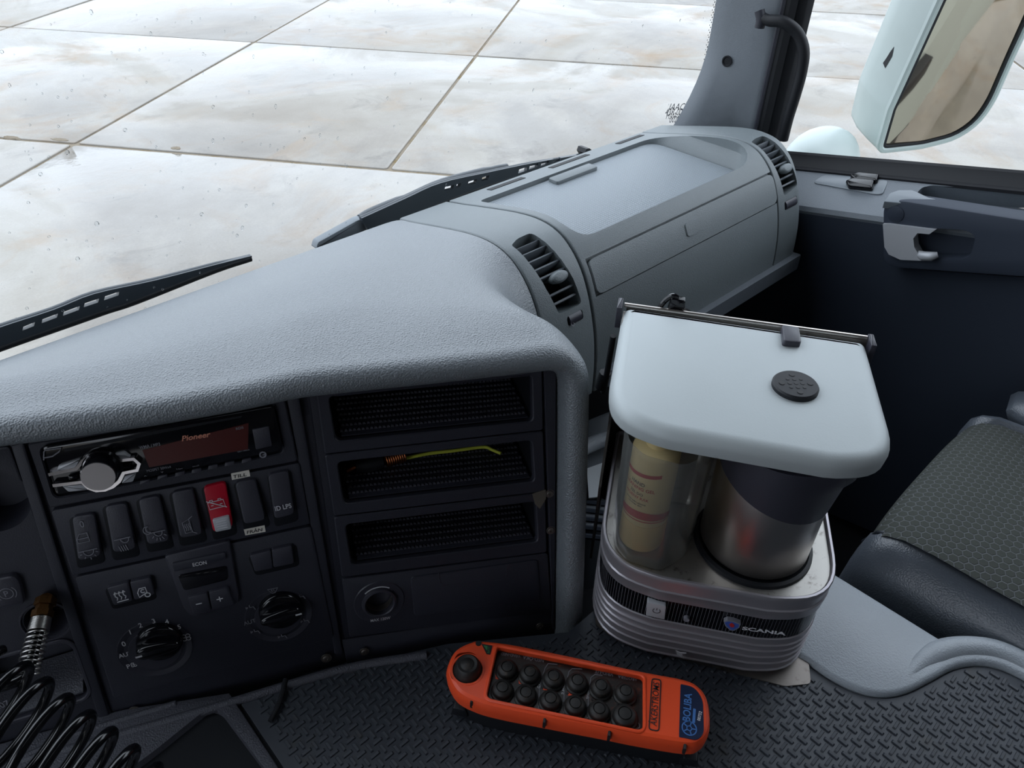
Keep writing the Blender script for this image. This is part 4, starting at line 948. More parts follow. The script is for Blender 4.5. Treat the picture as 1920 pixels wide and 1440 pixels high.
# brass fitting, spring sleeve and coiled hose
ah = thing('coiled_air_hose', 'glossy black coiled air hose on a brass fitting with steel spring sleeve', 'air hose', PP.pt(u, v, 0))
A = PP.pt(u, v, -.028); q = PP.px(77, 1130, .02); Bp = PP.pt(*PP.px(76, 1150, .012), .012)
def pd(px, d): return ray(*px)*d
s0, s1 = pd((73, 1178), .572), pd((56, 1246), .556)
fd = (s1-s0).normalized()
mb = MB(); hexr = .0075; t_ = fd; n1 = t_.orthogonal().normalized(); n2 = t_.cross(n1)
def hexring(c, r, n=6): return [c+n1*r*math.cos(2*math.pi*i/n)+n2*r*math.sin(2*math.pi*i/n) for i in range(n)]
top = s0-fd*.018
mb.loft([hexring(top-fd*.006, .005), hexring(top-fd*.006, .0075), hexring(top, .0078), hexring(top, .006, 6), hexring(top+fd*.004, .0062), hexring(top+fd*.004, .0078), hexring(top+fd*.009, .0078), hexring(top+fd*.010, .006)]); build('brass_fitting', mb, M['brass'], ah, 30, label='tarnished brass fitting')
mb = MB(); mb.tube([A, top-fd*.004], .006, 12); build('fitting_stub', mb, M['brass'], ah)
mb = MB(); P = []
L_ = (s1-s0).length+.010; a_ = top+fd*.010; z_ = 0
for i in range(420):
    t = i/419; tu = 0
    turns = 9*min(t/.3, 1) + (9*max(0, (t-.3)/.7)); dist = (.010*min(t/.3, 1) + (L_-.004)*max(0, (t-.3)/.7))
    a = 2*math.pi*turns; rr = .0066+.0012*t
    P.append(a_+fd*dist+n1*rr*math.cos(a)+n2*rr*math.sin(a))
mb.tube(P, .0008, 6); build('spring_sleeve', mb, M['spring'], ah, 60, label='bright steel spring sleeve')
# coil: swept helix hanging in front of the console
h0 = a_+fd*.004
lead = [h0, s1, pd((48, 1268), .55), pd((10, 1285), .545), pd((-60, 1305), .54), pd((-120, 1340), .53)]
mb = MB(); mb.tube(cat(lead, 8), .0042, 14); build('hose_lead', mb, M['hose'], ah, 60)
c0, c1_ = pd((-10, 1362), .525), pd((254, 1578), .49); axv = (c1_-c0); axn = axv.normalized()
m1 = (pd((60, 1360), .53)-pd((-60, 1450), .53)).normalized(); m1 = (m1-axn*m1.dot(axn)).normalized(); m2 = axn.cross(m1); P = []
TURN = 8.0
for i in range(int(TURN*36)+1):
    a = 2*math.pi*i/36; P.append(c0-axv*.2+axv*(1.25*i/36/TURN)+m1*.044*math.cos(a)+m2*.022*math.sin(a))
mb = MB(); mb.tube(P, .0036, 14); build('hose_coil', mb, M['hose'], ah, 60)
# ------------------------------------------------------------------ engine tunnel, rubber mat, left console
MZ = -.639
tn = struct('engine_tunnel', 'grey plastic engine tunnel cover between the seats', (.3, .1, MZ))
wave = [at(x, y, 2, MZ) for x, y in ((1420, 1195), (1500, 1236), (1560, 1275), (1610, 1298), (1655, 1306), (1700, 1298), (1745, 1276), (1790, 1253), (1840, 1247), (1890, 1260), (1960, 1300), (2060, 1370))]
wv = [(p.x, p.y) for p in cat(wave, 5)]
mb = MB(); mb.prism(UP, [(-.42, -.75), (.585, -.75), (.585, .10), (.56, .25), (.50, .262), (.333, .262), (.237, .332), (.152, .377), (.06, .417), (-.05, .49), (-.42, .60)], -1.06, MZ-.004, 0); build('tunnel_body', mb, M['floor'], tn)
outer = [at(x, y, 2, MZ+.006) for x, y in ((2080, 1340), (1960, 1262), (1900, 1228), (1850, 1212), (1810, 1210), (1780, 1206), (1700, 1158), (1560, 1072), (1470, 1020))]
ou = [(p.x, p.y) for p in cat(outer, 4)]
tp_ = wv + ou
tp_ = wv + ou + [(.50, .30), (.44, .30)]
mb = MB(); mb.prism(UP, tp_, MZ-.02, MZ+.006, .004); mb2 = mb
build('tunnel_trim', mb, M['trim'], tn, 45, label='grey moulded tunnel edge with a wavy border')
# rounded raised roll at the seat corner
rl = cat([at(x, y, 2, MZ+.004) for x, y in ((1700, 1268), (1730, 1238), (1770, 1218), (1820, 1212), (1880, 1222), (1960, 1262), (2060, 1320))], 6)
mb = MB(); mb.tube([p-V((0, 0, .004)) for p in rl], [.006+.006*min(1, i/10) for i in range(len(rl))], 14); build('trim_roll', mb, M['trim'], tn, 70)
mat_ = thing('rubber_mat', 'black rubber mat with raised basket weave tread on the engine tunnel', 'mat', (.3, .1, MZ))
mp_ = [(.0615, .418), (.0615, -.40)] + [(.66, -.40)] + [(x-.0012, y-.0012) for x, y in reversed(wv)] + [(.46, .262), (.333, .262), (.237, .332), (.152, .377)]
mb = MB(); mb.prism(UP, mp_, MZ-.006, MZ, .001); build('mat_sheet', mb, M['mat'], mat_)
def inside(P, x, y):
    c = False
    for i in range(len(P)):
        (x1, y1), (x2, y2) = P[i-1], P[i]
        if (y1 > y) != (y2 > y) and x < (x2-x1)*(y-y1)/(y2-y1)+x1: c = not c
    return c
mb = MB(); pit = .0083; chk = inset(mp_, .006)
for i in range(0, 74):
    for j in range(-36, 52):
        x, y = .066+i*pit, j*pit
        if not inside(chk, x, y): continue
        a, b = (.0052, .0015) if (i+j) % 2 == 0 else (.0015, .0052)
        c = [V((x-a, y-b, MZ-.0005)), V((x+a, y-b, MZ-.0005)), V((x+a, y+b, MZ-.0005)), V((x-a, y+b, MZ-.0005))]
        k = .72; tzz = MZ+.0013
        t = [V((x+(p.x-x)*k, y+(p.y-y)*k, tzz)) for p in c]
        A_ = mb.ring(c); B_ = mb.ring(t); mb.bridge(A_, B_); mb.cap(B_)
build('tread_pattern', mb, M['mat'], mat_, 25, merge=False, kind='stuff')
# padded rim under the control panel
mb = MB(); mb.tube(cat([at(x, y, 2, MZ) for x, y in ((-60, 1450), (120, 1408), (240, 1374), (440, 1316), (650, 1254), (800, 1229))], 6), .0045, 12); build('padded_rim', mb, M['console'], tn, 70)
# console with a bin left of the mat
co = thing('tunnel_console', 'grained dark grey console with a deep bin left of the rubber mat', 'console', (-.05, .4, MZ))
cz = MZ+.003
cq = [(-.30, .60), (-.30, .05), (.0585, .05), (.0585, .425), (-.02, .475)]
mb = MB(); mb.prism(UP, cq, MZ-.09, cz, .002); ob = build('console_top', mb, M['console'], co)
def gq(L, zz): return [(p.x, p.y) for p in (at(x, y, 2, zz) for x, y in L)]
q1 = rpoly(gq([(392, 1322), (418, 1330), (545, 1500), (140, 1500), (255, 1432)], cz), [.008, .006, .01, .01, .02], 4)
q2 = rpoly(gq([(372, 1368), (392, 1378), (480, 1500), (190, 1500), (285, 1440)], cz-.012), [.01, .008, .01, .01, .02], 4)
c1 = MB(); c1.loft([[V((x, y, cz-.012)) for x, y in inset(q1, .003)], [V((x, y, cz+.01)) for x, y in q1]])
c2 = MB(); c2.loft([[V((x, y, cz-.075)) for x, y in inset(q2, .008)], [V((x, y, cz)) for x, y in q2]])
cut(ob, [c1]); cut(ob, [c2])
mb = MB(); q = gq([(395, 1330), (530, 1500), (500, 1500), (386, 1365), (280, 1440), (200, 1500), (160, 1500), (258, 1436)], cz-.012); 
mb = MB(); mb.tube(cat([V((x, y, cz-.001)) for x, y in gq([(0, 1440), (120, 1385), (240, 1345), (330, 1318)], cz)], 6), .003, 8); build('moulded_line', mb, M['console'], co, 70)
mb = MB(); mb.tube(cat([V((x, y, MZ+.004)) for x, y in gq([(537, 1278), (532, 1300), (522, 1330), (508, 1357)], MZ)], 6), .0024, 8); o = build('cable', mb, M['rubber'], None, 60); tag(o, 'short black cable stub poking onto the rubber mat under the heater knobs', 'cable')
# ------------------------------------------------------------------ coffee maker
ce = V((math.cos(math.radians(-55)), math.sin(math.radians(-55)), 0)); cn = V((-ce.y, ce.x, 0)); c0_ = V((.366, .198, MZ+.0015))
def CM(a, b, h): return c0_ + ce*a + cn*b + V((0, 0, h))
KF = Frame(c0_, ce, (0, 0, 1))
cm = thing('coffee_maker', 'silver ribbed coffee maker with flat aluminium lid on the rubber mat', 'coffee maker', CM(.05, .1, 0))
A0, A1, B1 = -.054, .153, .182
pl = rpoly([(A0, B1), (A0, 0), (A1, 0), (A1, B1)], [.008, .058, .058, .008], 10)
# the front is slightly bowed
pl = [(a, b - .004*max(0, 1-((a-.05)/.06)**2) if b < .02 else b) for a, b in pl]
def sweep(prof_, cap0=True, cap1=True):
    mb = MB(); mb.loft([[KF.pt(u, v, h) for u, v in inset(pl, d)] for d, h in prof_], cap0, cap1); return mb
H = .119
body_p = [(.006, 0), (.003, .004)]
for h in (.0075, .0185, .0285, .0380, .0470): body_p += [(.0016, h), (.0004, h+.0008), (.0004, h+.0018), (.0018, h+.0026)]
body_p += [(.0012, .0560), (.0012, .0582), (.0022, .0590)]
build('body_lower', sweep(body_p), M['body'], cm, 35)
build('band', sweep([(.0024, .058), (.0024, .0895)], False, False), M['gloss'], cm, label='black band round the body')
body_u = [(.004, .0885), (.0014, .0885), (.0010, .0890), (.0010, .0985), (.0002, .0998), (.0002, .1008), (.0014, .1018), (.0014, .1125), (.0004, .1133), (.0002, .1175), (.0010, .1190), (.0030, .1190), (.0040, .1180), (.0044, .1145)]
build('body_upper', sweep(body_u, False, False), M['body'], cm, 35)
build('top_plate', sweep([(.0042, .108), (.0044, .1155)], False, True), M['plate'], cm, label='stained stainless top plate')
# fine vertical lines of the band
mb = MB(); ol = inset(pl, .0022); per = []; L = 0
for i in range(len(ol)):
    a, b = V(ol[i-1]), V(ol[i]); per.append((L, a, b)); L += (b-a).length
k = 0; s = 0
while s < L:
    seg = [x for x in per if x[0] <= s][-1]; a, b = seg[1], seg[2]; d = (b-a)
    if d.length > 1e-7:
        p = a + d*((s-seg[0])/d.length); t = d.normalized()*.00012
        mb.cap(mb.ring([KF.pt(*(p-t), .0592), KF.pt(*(p+t), .0592), KF.pt(*(p+t), .0883), KF.pt(*(p-t), .0883)]))
    s += .0030
build('band_line', mb, M['grey_print'], cm, kind='stuff', label='fine grey lines on the black band')
FF = Frame(CM(0, -.0028, 0), ce, -cn)
def ff(px): return FF.px(*px)
mb = MB(); mb.prism(FF, rpoly(FF.pxs([(1213, 1128), (1249, 1136), (1246, 1161), (1211, 1153)]), .0015), -.006, .0006, .0004); pb = build('power_button', mb, M['silver_plastic'], cm)
mb = MB(); u, v = ff((1231, 1144)); icon(mb, FF, (u, v), .0032, [arc(0, 0, 1, 130, 410, 14), [(0, .3), (0, 1.2)]], .0005, .0006); build('symbol', mb, M['ink'], pb)
mb = MB(); u, v = ff((1287, 1162)); mb.lathe(FF, u, v, [(.0026, -.003), (.0026, .0004), (.0018, .0004), (.0018, -.0002), (.0001, -.0002)], 16); build('indicator', mb, M['grey_print'], cm)
def fpoly(L, w0, w1, m, name, par=None):
    mb = MB(); mb.prism(FF, FF.pxs(L), w0, w1); return build(name, mb, M[m], par or cm)
em = fpoly([(1357, 1164), (1364, 1161), (1376, 1163), (1389, 1168), (1386, 1175), (1376, 1181), (1369, 1180), (1360, 1172)], -.003, .0011, 'grey_print', 'emblem')
fpoly([(1359, 1165), (1366, 1163), (1376, 1165), (1386, 1169), (1384, 1174), (1375, 1179), (1370, 1178), (1362, 1171)], .0010, .0014, 'blue', 'emblem_field', em)
fpoly([(1367, 1168), (1372, 1165), (1377, 1169), (1376, 1173), (1370, 1173)], .0013, .0017, 'redprint', 'emblem_mark', em)
build('lettering', text_mb('SCANIA', FF, (1391, 1180), (1473, 1191), .0014, .62, 0, .035), M['white'], cm)
sc = MB(); uvp = FF.pxs([(1267, 1216), (1276, 1220), (1287, 1221), (1279, 1223), (1282, 1231), (1275, 1227), (1270, 1224)]); sc.prism(FF, uvp, .0016, .0022); build('scuff', sc, M['white'], cm, label='pale scuff on the ribbed front')
# base sheet with its corner lying on the mat
mb = MB(); q = [(A0+.004, .05), (A0+.008, .022), (A0+.035, .008), (A1-.02, -.004), (A1+.004, .004), (A1+.006, .20), (A0+.004, .20)]; bt = KF; mb.prism(KF, rpoly(q, .004), -.0012, .0005, 0); build('base_sheet', mb, M['bracket'], cm, label='bare steel base sheet')
# back frame
mb = MB(); mb.prism(Frame(CM(A0-.006, .194, 0), ce-cn*.04, -cn-ce*.04), rpoly([(0, 0), (A1-A0+.012, 0), (A1-A0+.012, .266), (0, .266)], .004), 0, .002); build('back_plate', mb, M['bracket'], cm)
SFm = Frame(CM(A0-.0075, 0, 0), cn, -ce)
mb = MB(); mb.prism(SFm, rpoly([(.10, .1155), (.10, 0), (.192, 0), (.192, .262), (.165, .262), (.15, .15)], .006) if SFm.y.z > 0 else rpoly([(.10, -.1155), (.10, 0), (.192, 0), (.192, -.262), (.165, -.262), (.15, -.15)], .006), -.0015, .001); sb = build('side_bracket', mb, M['bracket'], cm)
mb = MB(); u, v = SFm.px(1153, 831); mb.lathe(SFm, u, v, [(.0055, .001), (.0055, .004), (.0045, .005), (.0001, .005)], 6, True); build('bolt', mb, M['bracket'], sb)
# lid
LZ = .268
LA0, LA1, LB0, LB1 = -.0625, .154, .017, .185
ll = rpoly([(LA0, LB1), (LA0, LB0), (LA1, LB0), (LA1, LB1)], [.008, .052, .052, .008], 10)
ll = [(a, (b - .005*max(0, 1-((a-.047)/.075)**2) if b < LB0+.02 else b)-.040*(a-.05)) for a, b in ll]
mb = MB(); mb.loft([[KF.pt(u, v, h) for u, v in inset(ll, d)] for d, h in ((.0012, LZ-.018), (0, LZ-.018), (-.0006, LZ-.010), (.0004, LZ-.0068), (.0024, LZ-.0035), (.0055, LZ-.001), (.010, LZ))], False, True)
mb.loft([[KF.pt(u, v, h) for u, v in inset(ll, d)] for d, h in ((.0012, LZ-.018), (.0012, LZ-.010), (.006, LZ-.003))], False, True)
lid = build('lid', mb, M['alu'], cm, 60, label='flat brushed aluminium lid')
LF = Frame(CM(0, 0, LZ), ce, (0, 0, 1))
u, v = LF.px(1490, 727); r = .0185
mb = MB(); mb.lathe(LF, u, v, [(r, 0), (r, .003), (r*.93, .0045), (.0001, .0048)], 36); vt = build('steam_vent', mb, M['rubber'], lid, 40)
mb = MB()
for rr, n_, sz in ((0, 1, .0018), (r*.28, 4, .0018), (r*.33, 4, .0015), (r*.62, 4, .0024)):
    for i in range(n_):
        a = 2*math.pi*i/n_ + (.78 if rr == r*.33 else 0) + .2; mb.disc(LF, u+rr*math.cos(a)*(1.25 if rr == r*.33 else 1), v+rr*math.sin(a)*(1.25 if rr == r*.33 else 1), sz, .0046, .0004, 12)
build('vent_hole', mb, M['ink'], vt)
mb = MB(); mb.prism(LF, rpoly(LF.pxs([(1463, 618), (1496, 623), (1500, 652), (1466, 649)]), .003), -.002, .006, .0015); build('lid_latch', mb, M['black2'], lid, 40)
for a in (LA0-.0065, LA1+.0015):
    mb = MB(); mb.prism(Frame(CM(a, LB1-.010-.04*(a-.05), LZ-.02), ce, (0, 0, 1)), rpoly([(0, 0), (.005, 0), (.005, .019), (0, .019)], .0008), 0, .022, .0012); build('hinge_block', mb, M['black2'], cm)
mb = MB(); mb.tube([CM(LA0, LB1+.008, LZ-.002), CM(LA1+.001, LB1+.0015, LZ-.001)], .0022, 10); build('hinge_rod', mb, M['steel'], cm)
mb = MB(); mb.tube([CM(LA0-.006, LB1-.02, LZ-.02), CM(LA0-.008, LB1-.01, LZ-.07), CM(LA0-.010, LB1-.005, LZ-.10)], .003, 8)
mb.tube([CM(LA0-.010, LB1-.005, LZ-.075), CM(LA0-.013, LB1-.004, LZ-.095)], .006, 8); build('power_lead', mb, M['rubber'], cm, 50)
mb = MB(); P = [CM(a, LB1+.012, LZ+h) for a, h in ((LA0+.030, -.01), (LA0+.036, .004), (LA0+.042, .011), (LA0+.048, .010), (LA0+.052, .001), (LA0+.064, -.006))]
mb.tube(cat(P, 4), .0026, 8); mb.prism(Frame(CM(LA0+.040, LB1+.012, LZ+.004), ce, -cn), rpoly([(0, -.006), (.016, -.006), (.015, .006), (.002, .007)], .001), -.003, .004, .001); build('cable_clip', mb, M['gloss'], cm, 40)
# hotplate ring
ZP = .1155
PLF = Frame(CM(0, 0, ZP), ce, (0, 0, 1))
ja, jb = PLF.px(1410, 1015)
mb = MB(); mb.lathe(PLF, ja, jb, [(.0525, 0), (.052, .0035), (.049, .0045), (.046, .002), (.0001, .002)], 48); build('hotplate_ring', mb, M['rubber'], cm, 50, label='black rubber ring round the hotplate')
# steel jug
jg = thing('coffee_jug', 'brushed steel jug with black collar standing on the coffee maker hotplate', 'jug', PLF.pt(ja, jb, .0046))
R_ = .0475
mb = MB(); mb.lathe(PLF, ja, jb, [(R_-.004, .0048), (R_-.0015, .0052), (R_, .008), (R_, .112), (R_-.001, .114)], 64, True, False); build('jug_body', mb, M['steel'], jg, 40)
mb = MB(); rings = []
def sp(t): return max(0, math.cos(t-math.radians(-25)))**10
for h, r, e in ((.090, R_+.0006, 0), (.0905, R_+.0012, 0), (.109, R_+.0015, .004), (.118, R_+.001, .010), (.131, R_, .011), (.131, R_-.005, .011), (.095, R_-.005, 0)):
    rr_ = []
    for i in range(64):
        t = 2*math.pi*i/64; q = r+e*sp(t); hh = h
        if h < .094: hh = h + .016*math.cos(t-math.radians(150))*1.0   # the collar's lower edge dips to the front right
        rr_.append(PLF.pt(ja+q*math.cos(t), jb+q*math.sin(t), hh))
    rings.append(rr_)
mb.loft(rings, False, False); build('jug_collar', mb, M['black2'], jg, 40, label='black plastic jug collar')
mb = MB(); mb.lathe(PLF, ja, jb, [(R_-.004, .126), (R_-.004, .130), (R_-.012, .132), (.0001, .132)], 40); build('jug_lid', mb, M['black2'], jg, 40)
mb = MB(); P = [PLF.pt(ja+q*math.cos(math.radians(72)), jb+q*math.sin(math.radians(72)), h) for q, h in ((R_, .10), (R_+.018, .10), (R_+.026, .085), (R_+.024, .04), (R_+.012, .02), (R_, .018))]
mb.tube(cat(P, 5), .006, 12); build('jug_handle', mb, M['black2'], jg, 60)
# clear container with the hand cleaner bottle in it
cc = thing('clear_container', 'clear plastic pitcher standing on the coffee maker plate beside the steel jug', 'pitcher', PLF.pt(0, .1, 0))
cb_ = PLF.pxs([(1143, 985), (1148, 1030), (1172, 1058), (1238, 1078), (1285, 1052), (1302, 1010), (1296, 940), (1165, 925)])
cb_ = rpoly(cb_, .006, 3); m_ = V((sum(p[0] for p in cb_)/len(cb_), sum(p[1] for p in cb_)/len(cb_)))
def sc2(P, f): return [tuple(m_+(V(p)-m_)*f) for p in P]
mb = MB(); mb.loft([[PLF.pt(u, v, h) for u, v in sc2(cb_, f)] for f, h in ((.86, .0008), (.92, .0008), (.95, .006), (.965, .05), (1.0, .132))], True, False)
build('pitcher_wall', mb, M['clear'], cc, 30)
bo = thing('hand_cleaner_bottle', 'cream bottle with red stripes standing inside the clear pitcher', 'bottle', PLF.pt(*m_, .002))
u, v = PLF.px(1201, 1006, .002); r = .0200
mb = MB(); mb.lathe(PLF, u, v, [(r*.86, .002), (r*.97, .004), (r, .008), (r, .033), (r*.985, .0355)], 40, True); build('cap', mb, M['cream'], bo, 50, label='plain cream cap')
mb = MB(); mb.lathe(PLF, u, v, [(r*.97, .0355), (r*.985, .0365), (r*.985, .112), (r*.9, .1155), (r*.5, .118), (r*.45, .130)], 40); build('bottle_body', mb, M['label'], bo, 50)
def cyl_strip(f0, f1, h0, h1, m, name, off=.0004):
    mb = MB(); n = 18; rows = []
    for hh in (0, 1): rows.append([PLF.pt(u+(r*.985+off)*math.cos(f0+(f1-f0)*i/n), v+(r*.985+off)*math.sin(f0+(f1-f0)*i/n), (h0(i/n) if hh == 0 else h1(i/n))) for i in range(n+1)])
    mb.grid(rows); return build(name, mb, M[m], bo, 60)
fa, fb = math.radians(170), math.radians(350)
cyl_strip(fa, fb, lambda t: .0415+.004*math.sin(t*3), lambda t: .0475+.007*math.sin(t*3.1), 'redprint', 'red_stripe')
cyl_strip(fa, fb, lambda t: .0395+.003*math.sin(t*3), lambda t: .0402+.0035*math.sin(t*3), 'redprint', 'red_stripe')
cyl_strip(fa, math.radians(290), lambda t: .090+.006*t, lambda t: .094+.006*t, 'redprint', 'red_stripe')
def cyl_text(s, ang, h, size, m, xf=.9):
    mb = text_at(s, Frame((0, 0, 0), (1, 0, 0), (0, 0, 1)), (0, 0), size, 0, 0, xf, 0, .01)
    mb.v = [PLF.pt(u+(r*.985+.0007)*math.cos(ang+p.x/r), v+(r*.985+.0007)*math.sin(ang+p.x/r), h+p.y) for p in mb.v]; return build('lettering', mb, M[m], bo)
ac = math.radians(236)
for s, h, sz, m in (('HAND', .0860, .0036, 'ink'), ('CLEANING GEL', .0808, .0036, 'redprint'), ('ŻEL DO', .0750, .0040, 'ink'), ('HIGIENY RĄK', .0695, .0042, 'redprint'), ('usuwa zabrudzenia', .0642, .0021, 'ink'), ('removes dirt', .0614, .0021, 'ink')): cyl_text(s, ac, h, sz, m)
# ------------------------------------------------------------------ orange remote control
rc = thing('crane_remote', 'scuffed orange radio remote control with twelve black buttons lying on the mat', 'remote control', at(1080, 1300, 2, MZ))
RT = MZ+.047
rx = (at(1290, 1340, 2, RT)-at(880, 1260, 2, RT)); RF = Frame(at(1080, 1300, 2, RT), rx, (0, 0, 1))
op = [(840, 1262), (842, 1240), (856, 1216), (884, 1202), (905, 1200), (980, 1210), (1200, 1256), (1283, 1272), (1312, 1287), (1326, 1308), (1331, 1340), (1328, 1368), (1315, 1386), (1288, 1392), (1200, 1378), (1130, 1364), (1020, 1343), (930, 1325), (888, 1312), (857, 1294)]
op = [(p.x, p.y) for p in cat([V(RF.px(*p)) for p in op], 4, True)]
mb = MB(); mb.prism(RF, inset(op, .004), -.0468, -.016, .003); build('base_shell', mb, M['rubber'], rc, 40, label='black lower shell')
mb = MB(); mb.loft([[RF.pt(u, v, w) for u, v in inset(op, d)] for d, w in ((.001, -.020), (-.001, -.018), (-.0015, -.009), (-.0006, -.0045), (.0008, -.0016), (.0032, 0))]); sh = build('orange_shell', mb, M['orange'], rc, 60)
wp = rpoly(RF.pxs([(932, 1212), (1207, 1268), (1207, 1372), (910, 1310)]), [.004, .004, .006, .006], 4)
st_ = rpoly(RF.pxs([(858, 1224), (885, 1222), (907, 1240), (905, 1262), (890, 1280), (862, 1282), (850, 1270), (848, 1244)]), .004, 3)
c1 = MB(); c1.prism(RF, wp, -.0075, .01); c2 = MB(); c2.prism(RF, st_, -.006, .01); cut(sh, [c1, c2])
mb = MB(); mb.prism(RF, inset(wp, -.0005), -.010, -.0062); kw = build('key_window', mb, M['dirtyclear'], rc, label='grimy dark keypad window')
mb = MB(); mb.plate(RF, inset(wp, -.0022), inset(wp, .0006), -.004, .0012, .0008); build('window_frame', mb, M['orange'], rc)
mb = MB(); mb.prism(RF, inset(st_, -.0005), -.010, -.0045); build('stop_recess', mb, M['dirtyblack'], rc)
def z4(x, y): return (800+x/3.4286, 1160+y/3.4286)
def rbutton(px, r, big=False):
    u, v = RF.px(*px, .004); w0 = -.0062
    mb = MB(); mb.lathe(RF, u, v, [(r*1.25, w0), (r*1.22, w0+.0014), (r*1.06, w0+.0022), (r*1.02, w0+.006), (r*.90, w0+.0074), (r*.64, w0+.0086), (r*.58, w0+.0076), (r*.52, w0+.0086), (.0001, w0+.0091)], 28)
    return build('push_button', mb, M['dirtyblack'], rc, 40)
for p in ((518, 300), (665, 330), (818, 357), (972, 385), (1125, 418), (1282, 452), (488, 430), (640, 463), (798, 500), (958, 533), (1112, 568), (1278, 600)): rbutton(z4(*p), .0083 if p != (1278, 600) else .0095)
u, v = RF.px(*z4(263, 318), .002)
mb = MB(); mb.lathe(RF, u, v, [(.0155, -.005), (.0155, -.001), (.0145, 0), (.0125, -.001), (.0115, .001), (.0105, .007), (.0085, .009), (.0060, .0085), (.0055, .009), (.0001, .0095)], 36); build('stop_button', mb, M['dirtyblack'], rc, 45, label='round black stop button')
mb = MB(); mb.lathe(RF, u, v, [(.0152, -.0005), (.0150, .0004), (.0132, .0004), (.0128, -.0005)], 36, False, False); build('stop_ring', mb, M['orange'], rc)
mb = MB()
for px in ((745, 440), (745, 410), (605, 380), (605, 405), (760, 445), (905, 455), (905, 480), (1065, 500), (1065, 520), (1225, 510), (1225, 545)): uu, vv = RF.px(*z4(*px), -.006); mb.disc(RF, uu, vv, .0012, -.0063, .0005, 10)
build('led_dot', mb, M['ink'], kw)
mb = MB()
for (x, y) in ((600, 400), (757, 440), (915, 475), (1070, 490), (1230, 530), (450, 370)):
    q = RF.pxs([z4(*p) for p in ((x-8, y-18), (x+55, y-8), (x+60, y+22), (x-8, y+18))], -.006); mb.prism(RF, q, -.0064, -.0060)
build('orange_patch', mb, M['orange'], kw)
mb = MB()
for P in ([(720, 580), (725, 440), (760, 320), (780, 290), (840, 295)], [(880, 600), (885, 450), (915, 340), (935, 322), (1000, 325)], [(1035, 640), (1040, 490), (1055, 380), (1080, 360), (1130, 365)], [(720, 580), (790, 600)], [(880, 600), (900, 620), (940, 625)]):
    mb.stroke(RF, RF.pxs([z4(*p) for p in P], -.006), .0006, -.0061, .0004)
build('guide_line', mb, M['grey_print'], kw)
mb = MB()
for s, a, b in (('GAS', (728, 450), (738, 408)), ('SLANG', (880, 490), (893, 430)), ('TJOCK', (1038, 520), (1048, 470))):
    add(mb, text_mb(s, RF, z4(*a), z4(*b), -.006, 1.0, 0, .01))
for s, a, b in (('HÖG VÄRME', (640, 268), (755, 282)), ('FRAMÅT', (1082, 358), (1200, 376)), ('ZOOM+', (1232, 385), (1350, 402)), ('MED GAS', (500, 240), (600, 255))):
    pass
build('lettering', mb, M['white'], kw)
mb = MB()
for s, a, b in (('NED-ÖKA', (755, 262), (620, 238)), ('VÄND-NED', (605, 236), (480, 218)), ('VRID-UT', (1200, 352), (1082, 330)), ('+ROTERA', (1352, 385), (1230, 362))): add(mb, text_mb(s, RF, z4(*a), z4(*b), -.006, 1.1, 0, .01))
build('lettering', mb, M['grey_print'], kw)
mb = MB(); q = rpoly(RF.pxs([z4(*p) for p in ((1445, 383), (1508, 392), (1495, 728), (1425, 715))]), .003, 4); mb.plate(RF, q, inset(q, .0008), 0, .0007); build('badge_frame', mb, M['ink'], rc)
build('lettering', text_mb('ÅKERSTRÖMS', RF, z4(1478, 695), z4(1496, 412), .0003, 1.2, .15, .006), M['ink'], rc)
lp = rpoly(RF.pxs([z4(*p) for p in ((1632, 422), (1720, 440), (1775, 520), (1782, 740), (1740, 782), (1622, 762))]), [.001, .008, .010, .01, .006, .001], 4)
mb = MB(); mb.prism(RF, lp, -.001, .0005); sk = build('maker_sticker', mb, M['navy'], rc)
build('lettering', text_mb('BOLIBA', RF, z4(1692, 665), z4(1704, 485), .0006, 1.15, 0, .02), M['blueprint'], sk)
mb = MB(); mb.stroke(RF, RF.pxs([z4(*p) for p in ((1716, 670), (1722, 580))], .0006), .0022, .0006); uu, vv = RF.px(*z4(1688, 705), .0006); icon(mb, RF, (uu, vv), .0058, [['o']+arc(0, 0, 1, 0, 360, 20)[:-1], ['o']+arc(0, 0, .4, 0, 360, 5)[:-1]]+[[(.4*math.cos(a), .4*math.sin(a)), (math.cos(a), math.sin(a))] for a in [math.radians(72*i) for i in range(5)]], .0009, .0006); build('printed_mark', mb, M['blueprint'], sk)
build('lettering', text_mb('00752', RF, z4(1757, 660), z4(1770, 600), .0006, 1.0, 0, .02), M['white'], sk)
mb = MB(); mb.prism(RF, RF.pxs([z4(*p) for p in ((352, 163), (422, 175), (408, 232), (385, 228))]), -.0005, .0006); bt_ = build('battery_label', mb, M['ink'], rc)
mb = MB(); mb.prism(RF, RF.pxs([z4(*p) for p in ((365, 172), (392, 177), (388, 205))], .0006), .0005, .0009); build('printed_mark', mb, M['green'], bt_)
build('lettering', text_mb('BATT', RF, z4(403, 222), z4(410, 182), .0006, 1, 0, .01), M['green'], bt_)
mb = MB(); uu, vv = RF.px(*z4(333, 160)); mb.disc(RF, uu, vv, .0026, -.0005, .0011, 14); build('led_dot', mb, M['ink'], rc)
uu, vv = RF.px(*z4(1350, 686), -.006); mb = MB(); icon(mb, RF, (uu, vv), .0026, [['o']+arc(0, 0, 1, 0, 360, 14)[:-1], [(0, -.5), (0, .5)]], .0006, -.0062); build('symbol', mb, M['grey_print'], kw)
